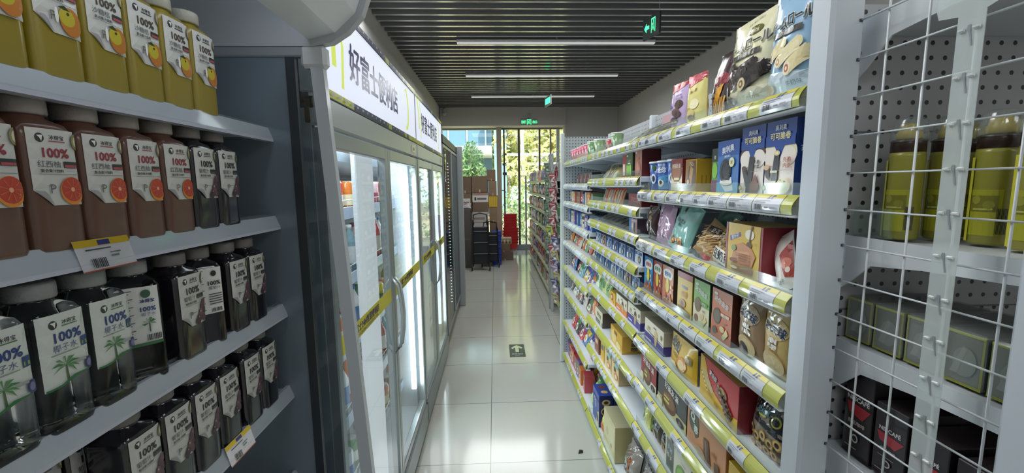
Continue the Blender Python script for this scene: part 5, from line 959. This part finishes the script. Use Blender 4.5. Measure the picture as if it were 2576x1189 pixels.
    light('fridge_lamp_glow', 'AREA', (FX-.03, y1-.11, .95), (0, -PI/2, 0), 5 if y0 < 2 else 3, (.88, .96, 1), 1.3, .05)
    for z in (.32, .62, .90, 1.17, 1.44):
        s = MB()
        for i in range(9): x = -1.10+i*.062; s.tube([(x, a+.03, z), (x, b_-.03, z)], .003, M('#f0f4f6', .4), 5)
        s.rbox((-.598, a+.03, z-.02), (-.592, b_-.03, z+.028), M('#aebcd0', .35), .001)
        so = s.build('shelf', r, O)
        s = MB()
        for yy in [a+.05+i*.085 for i in range(int((b_-a-.06)/.085))]: s.tube([(-.60, yy, z), (-.60, yy, z+.055), (-.60, yy+.04, z+.055)], .0018, M('#f4f8fa', .4), 4)
        s.tube([(-.60, a+.03, z+.055), (-.60, b_-.03, z+.055)], .002, M('#f4f8fa', .4), 4); s.build('guard_wire', so)
    return r
fridge(1.165, 2.565, 'near two-door glass fridge with a lit white shop sign, beside the open cooler', 2, 3.2)
fridge(2.575, 3.79, 'second two-door glass fridge with a lit sign, farther down the aisle', 2, 1.4)
for yy in (1.25, 2.5, 2.65, 3.7):
    pass
for i, (ya, yb) in enumerate(((1.3, 1.8), (1.95, 2.45), (2.7, 3.15), (3.25, 3.7))):
    light('fridge_lamp_glow', 'AREA', (-.62, (ya+yb)/2, 1.72), (0, 0, 0), 2.6 if i < 2 else 1.6, (.86, .95, 1), .15, yb-ya)
DR = [('#7a5a3a', '#e8a83a', 'amber'), ('#c8343a', '#f0e6e0', 'red'), ('#3a8a4a', '#e8f0e0', 'green'), ('#e8ecee', '#5a8ac0', 'white'), ('#e07a20', '#f8e8c0', 'orange'), ('#22304a', '#c8d0e0', 'navy'), ('#d8b8c4', '#a03a5a', 'pink'), ('#e0cc30', '#3a6a3a', 'yellow'), ('#8ab0c0', '#f0f4f8', 'pale blue')]
DP = {}
def drink(ci, tall):
    k = (ci, tall)
    if k in DP: return copy_tree(DP[k])
    c1, c2, nm = DR[ci]; r = empty('drink_bottle'); h = .21 if tall else .13; R_ = .031
    MB().lathe([(R_*.85, 0), (R_, .006), (R_, h*.62), (R_*.9, h*.7), (R_*.4, h*.88), (R_*.4, h*.93)] if tall else [(R_*.85, 0), (R_, .006), (R_, h*.92), (R_*.85, h*.98)], M(c1, .2, 0, .6), n=16).build('bottle_body', r)
    b = MB(); b.lathe([(R_+.0006, h*.2), (R_+.0006, h*.56)], M(c2, .4), n=16, cap=False); b.build('label', r)
    MB().lathe([(R_*.45, h*.92), (R_*.45, h), (R_*.3, h*1.005)] if tall else [(R_*.86, h*.98), (R_*.84, h)], M(c2 if tall else '#b8bcc0', .4), n=14).build('cap', r)
    DP[k] = r; return r
rr = random.Random(4)
for fi, (ya, yb, nm, n_) in enumerate(((1.22, 2.5, 'near glass fridge', 13), (2.64, 3.72, 'farther glass fridge', 7))):
    for si, z in enumerate((.32, .62, .90, 1.17, 1.44)):
        for i in range(n_):
            ci = rr.randrange(9) if not (fi == 0 and i < 7) else [(3,5,3,5,3,2,8), (6,3,1,8,3,4,0), (7,7,5,0,4,1,3), (1,2,3,3,4,7,8), (6,0,5,5,3,1,4)][si][i]
            d = drink(ci, (si+i//3) % 2 == 0 and si != 4 or si == 3); d.location = (-.645-.012*(i % 2), ya+(yb-ya)*(i+.5)/n_, z+.0035); d.rotation_euler = (0, 0, rr.uniform(0, 3))
            for q in ('group',):
                if q in d: del d[q]
            if (fi, si, i) == (0, 4, 7):
                bpy.data.objects.remove([q for q in d.children if q.name.startswith('label')][0]); wb = MB(); wb.lathe([(.032, .01), (.032, .105)], M('#1c1f26', .3), n=20)
                printart(wb, [('t', 'Watsons', .5, .5, .3, '#e8ecee', .92, .03, 90)], .05, .095, lambda x_, z_, o: ((.0322+o)*math.sin((x_-.025)/.032), -(.0322+o)*math.cos((x_-.025)/.032), z_+.01), sub=.01); wb.build('label', d); d.rotation_euler = (0, 0, .9); d.location.x = -.64
                tag(d, 'black bottle with white vertical lettering on the top shelf of the near glass fridge', 'bottle', 'drinks inside the '+nm); continue
            tag(d, '%s drink, %s shelf from the bottom of the %s, %s one along' % (DR[ci][2], ORD[si], nm, ORD[i]), 'bottle', 'drinks inside the '+nm)

# ------------------------------------------------------------------ farther upright coolers with LED dot strips
def led_cooler(y0, y1, x, label):
    r = empty('upright_cooler', (x-.3, (y0+y1)/2, 0)); tag(r, label, 'cooler'); O = -Vector(r.location)
    DK = M('#34383c', .4)
    b = MB(); b.box((-1.14, y0, .1), (x-.02, y0+.03, 1.98), DK); b.box((-1.14, y1-.03, .1), (x-.02, y1, 1.98), M('#aab0b2', .4)); b.box((-1.14, y0, 1.93), (x-.0, y1, 2.0), M('#2c2a28', .4)); b.box((-1.14, y0, .02), (x-.02, y1, .13), M('#5a4448', .35)); b.box((-1.14, y0, .1), (-1.1, y1, 1.95), M('#62686c', .4)); b.build('cabinet', r, O)
    n = 2; w = (y1-y0)/n
    for k in range(n):
        ya, yb = y0+w*k+.004, y0+w*(k+1)-.004; d = MB()
        for A, B in (((x-.03, ya, .14), (x, ya+.025, 1.92)), ((x-.03, yb-.025, .14), (x, yb, 1.92)), ((x-.03, ya+.025, 1.89), (x, yb-.025, 1.92)), ((x-.03, ya+.025, .14), (x, yb-.025, .17))): d.rbox(A, B, M('#8f969a', .3, .4), .003)
        dr = d.build('door', r, O); MB().box((x-.012, ya+.025, .17), (x-.008, yb-.025, 1.89), glass('cooler_glass', '#dfe8e8', .5, .02)).build('door_glass', dr)
        b = MB()
        for q in range(46): b.lathe([(.0045, 0), (.0045, .0085)], emis('#f4ffff', 3.5), (x-.045, ya+.05, .25+.034*q), 6)
        b.build('led_strip', dr)
    for z in (.4, .72, 1.04, 1.36, 1.66): MB().box((-1.09, y0+.035, z), (x-.14, y1-.035, z+.012), M('#8c9296', .4)).build('shelf', r, O)
    SZ = (.4, .72, 1.04, 1.36, 1.66)
    for z in SZ:
        y = y0+.1
        while y < y1-.1:
            ci = rr.randrange(9); d = drink(ci, True); d.location = (x-.2, y, z+.0125)
            if 'group' in d: del d['group']
            tag(d, '%s drink on the %s shelf up in the %s, %s one along' % (DR[ci][2], ORD[SZ.index(z)], 'first LED-lit cooler' if y0 < 5 else 'last LED-lit cooler', ORD[int((y-y0)/.17)]), 'bottle', '%s drinks inside %s' % (DR[ci][2], 'the first LED-lit cooler' if y0 < 5 else 'the last LED-lit cooler')); y += .17
    return r
led_cooler(3.83, 5.28, -.455, 'dark-topped upright cooler with strips of LED dots beyond the lit-sign fridges')
led_cooler(5.42, 6.6, -.50, 'last dark cooler with an LED dot strip, next to the stacked cartons')
tag(MB().rbox((-.60, 5.30, 0), (-.40, 5.40, 2.02), M('#aeb4b6', .4), .004).build('divider_post'), 'light grey upright divider between the two LED-lit coolers', 'divider')

# ------------------------------------------------------------------ cartons, trolley, baskets near the window
def cardbox(x0, x1, y0, y1, z0, z1, col, label, art=(), name='carton', group=None):
    r = MB(); w, d, h = x1-x0, y1-y0, z1-z0; r.rbox((-w/2, 0, 0), (w/2, d, h), M(col, .8, noise_amt=.05, bscale=9), .006)
    printart(r, list(art) + [('r', .46, .0, .54, .18, '#c0ad88'), ('r', .0, .49, 1, .5, '#7a6a54')] if not art else list(art), w, h, lambda x, z, o: (x-w/2, -.001-o, z), .7)
    printart(r, [('r', .46, 0, .54, 1, '#bfae8c')], w, d, lambda x, z, o: (x-w/2, z, h+.0005+o), .6)
    o = r.build(name, None, ((x0+x1)/2, y0, z0)); return tag(o, label, 'carton', group)
WHL = [('r', .1, .3, .9, .75, '#d8d4d0'), ('e', .24, .52, .05, .14, '#3a3430'), ('r', .36, .46, .8, .58, '#6a6460')]
cardbox(-.74, -.48, 8.3, 8.75, 0.0, .55, '#6a5848', 'lowest carton of the left carton stack by the window'); cardbox(-.76, -.45, 8.3, 8.7, .552, 1.0, '#6e5e50', 'second carton of the left stack with a white print band', WHL)
cardbox(-.72, -.46, 8.3, 8.7, 1.002, 1.38, '#7a6857', 'third carton of the left stack above the white-banded one', WHL); cardbox(-.70, -.46, 8.3, 8.7, 1.382, 1.715, '#6f5b4a', 'top carton of the left stack by the window')
cardbox(-.45, -.12, 8.3, 8.7, 0, .5, '#6a5848', 'lowest carton of the middle stack'); cardbox(-.46, -.13, 8.3, 8.7, .502, .80, '#c3beb8', 'white-labelled carton low in the middle stack', [('e', .5, .6, .06, .14, '#2c2c2c'), ('r', .25, .2, .8, .3, '#75706c')]); cardbox(-.45, -.14, 8.3, 8.7, .802, 1.02, '#b8b2aa', 'pale carton in the middle of the stack behind the trolley', [('r', .1, .3, .8, .5, '#8a8480')])
cardbox(-.44, -.13, 8.3, 8.7, 1.022, 1.40, '#75604f', 'brown carton with a white logo strip in the middle stack', [('r', 0, .5, 1, .85, '#d2cdc8'), ('e', .18, .67, .06, .1, '#3a3430'), ('r', .3, .62, .88, .72, '#6a6460'), ('r', .0, .88, 1, .95, '#b08a80')]); cardbox(-.45, -.14, 8.3, 8.7, 1.402, 1.72, '#786452', 'top carton of the middle stack')
cardbox(-.115, .045, 8.3, 8.7, 0, .55, '#6a5140', 'lowest carton of the right stack beside the window post'); cardbox(-.115, .05, 8.3, 8.7, .552, .80, '#78604c', 'dark taped carton in the right stack'); cardbox(-.115, .05, 8.3, 8.7, .802, 1.10, '#8a7258', 'tan carton under the yellow-fronted one'); cardbox(-.125, .055, 8.3, 8.7, 1.102, 1.33, '#a8862c', 'yellow-fronted carton in the right stack', [('r', .05, .05, .95, .9, '#c8a83a'), ('r', .25, .05, .27, .9, '#8a7428'), ('r', .5, .05, .52, .9, '#8a7428'), ('r', .75, .05, .77, .9, '#8a7428')])
cardbox(-.115, .04, 8.3, 8.7, 1.332, 1.62, '#86705a', 'tan carton above the yellow-fronted one'); cardbox(-.145, .02, 8.3, 8.7, 1.622, 1.84, '#7c6552', 'highest carton of all on the right stack')
pouch('packing_bag', .30, .14, .12, '#b8b4b4', [('r', .2, .3, .8, .6, '#7a5a5a')], label='crumpled whitish bag lying on boxes left of the carton stacks', loc=(-.60, 7.9, 1.16), rot=(-.9, 0, 0), seed=140, wr=.01)
cardbox(-.75, -.46, 7.8, 8.15, 0, 1.10, '#55504e', 'tall dark carton in front of the left stack')
cardbox(.02, .36, 8.52, 8.72+.1, 0, .17, '#6f5c50', 'bottom one of the low flat cartons on the floor'); cardbox(.03, .30, 8.54, 8.8, .172, .33, '#7a6552', 'middle one of the low flat cartons on the floor')
cardbox(.03, .33, 8.54, 8.8, .332, .45, '#a89478', 'printed top one of the low flat cartons on the floor', [('e', .15+.12*i, .3+.3*(i % 2), .06, .2, ('#5a4a3a', '#d8ccb0')[i % 2]) for i in range(7)])
# folded dark shopping trolleys
def trolley(x, y, label, h=1.0):
    r = empty('folding_trolley', (x, y, 0)); tag(r, label, 'trolley', 'folded dark trolleys')
    BK = M('#1c1d24', .5); MT = M('#8a8c92', .3, .6)
    b = MB(); b.rbox((-.15, -.03, .12), (.15, .05, h*.78), BK, .01); b.build('bag_panel', r)
    for s_ in (-.14, .14):
        MB().tube([(s_, -.04, .08), (s_*.95, -.05, h*.8), (s_*.8, -.06, h), (0, -.065, h*1.03)], .012, BK, 6).build('frame_tube', r)
        b = MB(); b.lathe([(.05, -.012), (.065, -.01), (.065, .01), (.05, .012)], BK, n=18); b.build('wheel', r, (s_+.02*(1 if s_ > 0 else -1), -.05, .066), (0, PI/2, 0))
        b = MB(); b.lathe([(.015, -.014), (.025, -.0145), (.025, .0145), (.015, .014)], MT, n=12); b.build('wheel_hub', r, (s_+.02*(1 if s_ > 0 else -1), -.05, .066), (0, PI/2, 0))
        b = MB(); b.lathe([(.04, -.01), (.05, -.008), (.05, .008), (.04, .01)], BK, n=16); b.build('upper_wheel', r, (s_*.9, -.07, h*.86), (0, PI/2, .3))
    for z in (.3, .5, .7): MB().box((-.14, -.045, z*h), (.14, -.032, z*h+.012), MT).build('cross_bar', r)
    return r
trolley(-.27, 7.55, 'taller folded black trolley leaning in front of the carton stack', 1.02); trolley(-.10, 7.86, 'shorter folded black trolley right of the taller one', .85)
bb = empty('blue_basket_bag', (.02, 8.15, 0)); tag(bb, 'blue folding basket bag standing between the trolleys and the floor cartons', 'bag')
MB().rbox((-.09, -.1, 0), (.09, .1, .66), M('#2340a0', .5), .012).build('bag_body', bb)
for k in range(5): MB().tube([(-.09, -.105, .1+.12*k), (0, -.112, .12+.12*k), (.09, -.105, .1+.12*k)], .006, M('#4a64b8', .5), 5).build('rib', bb)
# stack of red shopping baskets
RED = M('#c8262c', .35)
for k in range(11):
    s_ = .004*(k % 3); tall = k < 5
    r = empty('shopping_basket', (.33+s_, 9.3, .12+.062*k)); tag(r, 'red plastic shopping basket, %s from the bottom of the stack by the window' % ORD[k], 'basket', 'stacked red baskets')
    b = MB(); w0, w1, d0, d1, h = .13, .165, .09, .12, .15; t = .004
    if k >= 6: w1 = .14
    P0 = [(-w0,-d0,0),(w0,-d0,0),(w0,d0,0),(-w0,d0,0)]; P1 = [(-w1,-d1,h),(w1,-d1,h),(w1,d1,h),(-w1,d1,h)]
    b.add(P0+P1, [(0,1,5,4),(1,2,6,5),(2,3,7,6),(3,0,4,7),(3,2,1,0)], RED); b.add([(x*.97, y*.96, z+.003) for x, y, z in P0+P1], [(4,5,1,0),(5,6,2,1),(6,7,3,2),(7,4,0,3),(0,1,2,3)], RED); b.build('basket_body', r)
    MB().tube([(-w1-.004,-d1-.004,h),(w1+.004,-d1-.004,h),(w1+.004,d1+.004,h),(-w1-.004,d1+.004,h),(-w1-.004,-d1-.004,h)], .007, RED, 6).build('rim', r)
    MB().tube([(-w1,0,h),(-w1*.95,-d1*.9,h+.012),(w1*.95,-d1*.9,h+.012),(w1,0,h)], .004, RED, 5).build('handle', r)
bs = empty('basket_stand', (.33, 9.3, 0)); tag(bs, 'low wire stand under the red basket stack', 'stand')
for a_, b_ in ((-.13, -.09), (.13, -.09), (.13, .09), (-.13, .09)): MB().tube([(a_, b_, 0), (a_, b_, .115)], .006, STEEL, 6).build('leg', bs)
MB().box((-.135, -.095, .108), (.135, .095, .116), STEEL).build('top_frame', bs)

# ------------------------------------------------------------------ second right-hand gondola, far end of the aisle
g2 = empty('gondola_bay', (.85, 7.1, 0)); tag(g2, 'far right-hand shelving run between the hanging snack strips and the window', 'shelving'); GO = -Vector(g2.location)
MB().box((1.08, 5.1, .05), (1.1, 9.1, 1.9), pegmat('x', .03, '#8f9390')).build('back_panel', g2, GO)
for yy in (5.1, 6.1, 7.1, 8.1, 9.1): MB().rbox((.655, yy-.02, 0), (.69, yy+.02, 1.9 if yy < 9 else 1.72), M('#9aa09c', .4), .004).build('upright', g2, GO) if yy in (5.1, 9.1) else MB().rbox((1.05, yy-.02, 0), (1.08, yy+.02, 1.9), M('#9aa09c', .4), .004).build('upright', g2, GO)
G2Z = [.1, .38, .64, .9, 1.14, 1.38, 1.6]
for z in G2Z:
    s = MB().rbox((.72, 5.13, z-.02), (1.08, 9.07, z), M('#b5bab6', .4), .003).build('shelf', g2, GO); MB().box((.712, 5.13, z-.03), (.719, 9.07, z+.008), M('#c8cc9a', .4)).build('price_rail', s)
r3 = random.Random(12)
protos = []
for j in range(10):
    c_ = PAL[j]; o = carton('snack_box', .16, .17, .1, c_, [('r', .1, .55, .9, .85, PAL[(j+5) % 12]), ('e', .5, .3, .3, .2, '#e8dcc8')], side=c_) if j % 2 else pouch('snack_bag', .16, .17, .05, c_, [('e', .5, .45, .3, .2, '#e8dcc8'), ('r', .1, .75, .9, .88, PAL[(j+3) % 12])], seed=300+j)
    protos.append([o, False, c_])
for zi, z in enumerate(G2Z):
    y = 5.24; i = 0
    while y < 9.0:
        p = r3.choice(protos); o = p[0] if not p[1] else p[0].copy()
        if p[1]: COL.objects.link(o)
        p[1] = True; o.location = (.735, y, z+.001); o.rotation_euler = (0, 0, RZ+r3.uniform(-.1, .1)); kk = 'box' if 'box' in o.name else 'bag'
        tag(o, '%s snack %s, %s shelf up of the far right-hand run, %s one along' % (names[p[2]], kk, ORD[zi], ORD[min(i, 19)]), kk, 'snack goods on the %s shelf of the far run' % ORD[zi]); y += r3.uniform(.18, .26); i += 1
for p in protos:
    if not p[1]: bpy.data.objects.remove(p[0])
# mesh end panel with hanging strips of snack packets between the two runs
me_ = empty('hook_panel', (.66, 4.35, 0)); tag(me_, 'grey wire panel holding the hanging snack strips between the shelving runs', 'panel'); HO = -Vector(me_.location)
for yy in (3.72, 4.98): MB().rbox((.665, yy-.015, 0), (.695, yy+.015, 1.9), M('#a9afac', .4), .003).build('upright', me_, HO)
for k in range(18): MB().tube([(.68, 3.73, .2+.1*k), (.68, 4.97, .2+.1*k)], .003, M('#b8bdba', .4), 5).build('wire', me_, HO)
PK = {}
def packet(c1, c2):
    k = (c1, c2)
    if k in PK: return PK[k].copy()
    PK[k] = pouch('snack_packet', .10, .12, .025, c1, [('p', [(.1,.2),(.9,.6),(.9,.8),(.1,.4)], c2), ('e', .5, .35, .2, .15, '#e8e0d4'), ('r', .1, .82, .9, .9, c2)], seed=400+len(PK), wr=.005, rough=.15); return PK[k]
def hang(x, y, z0, n, dz, cols, grp, label, sl=''):
    hs = empty('hanging_strip', (x+.03, y, z0-dz*(n-1))); tag(hs, sl, 'hanging strip')
    MB().box((.0, -.015, 0), (.001, .015, dz*(n-1)+.13), HAZY).build('strip_tape', hs); MB().tube([(0, 0, dz*(n-1)+.12), (.0, 0, dz*(n-1)+.15), (.66-x-.03+.02, 0, dz*(n-1)+.15)], .002, STEEL, 6).build('hook', hs)
    for i in range(n):
        c1, c2 = cols[i % len(cols)]; first = (c1, c2) not in PK; o = packet(c1, c2)
        if not first: COL.objects.link(o)
        o.location = (x+.012*(i % 2), y+.01*math.sin(i*2.1), z0-dz*i); o.rotation_euler = (.28, .12*math.sin(i*1.7), RZ+.55)
        o['label'] = label % (ORD[i] if i < 14 else 'one of the lowest'); o['category'] = 'packet'; o['group'] = grp
hang(.585, 4.62, 1.66, 13, .075, [('#828f80', '#5a6f5c'), ('#949f90', '#647a66')], 'grey-green packets on the far strip', 'grey-green packet, %s down the upper strip between the runs', 'clear hanging strip carrying the grey-green packets')
hang(.575, 4.12, 1.53, 13, .07, [('#94454a', '#b8b0ac'), ('#b4aca8', '#8c3c44')], 'red and white packets on the near strip', 'red and white packet, %s down the upper strip by the white post', 'clear hanging strip carrying the red and white packets')
hang(.545, 4.12, .60+.42, 2, .02, [('#a8a84a', '#4a6a4a'), ('#94564a', '#b8aea4')], 'packets topping the lower strip', 'bright packet heading the lower strip, %s one', 'short clear hanging strip carrying the two bright packets')
hang(.58, 4.0, .93, 9, .07, [('#50506a', '#9a9aac'), ('#86768a', '#b4aeb8'), ('#a89c62', '#6a6a80')], 'violet packets on the lower strip', 'violet or yellow packet, %s down the lower strip', 'clear hanging strip carrying the violet and yellow packets')
hang(.64, 4.05, .85, 7, .09, [('#8a9a4a', '#c8d08a')], 'green packets behind the lower strip', 'dull green packet, %s down behind the violet ones', 'clear hanging strip carrying the dull green packets')
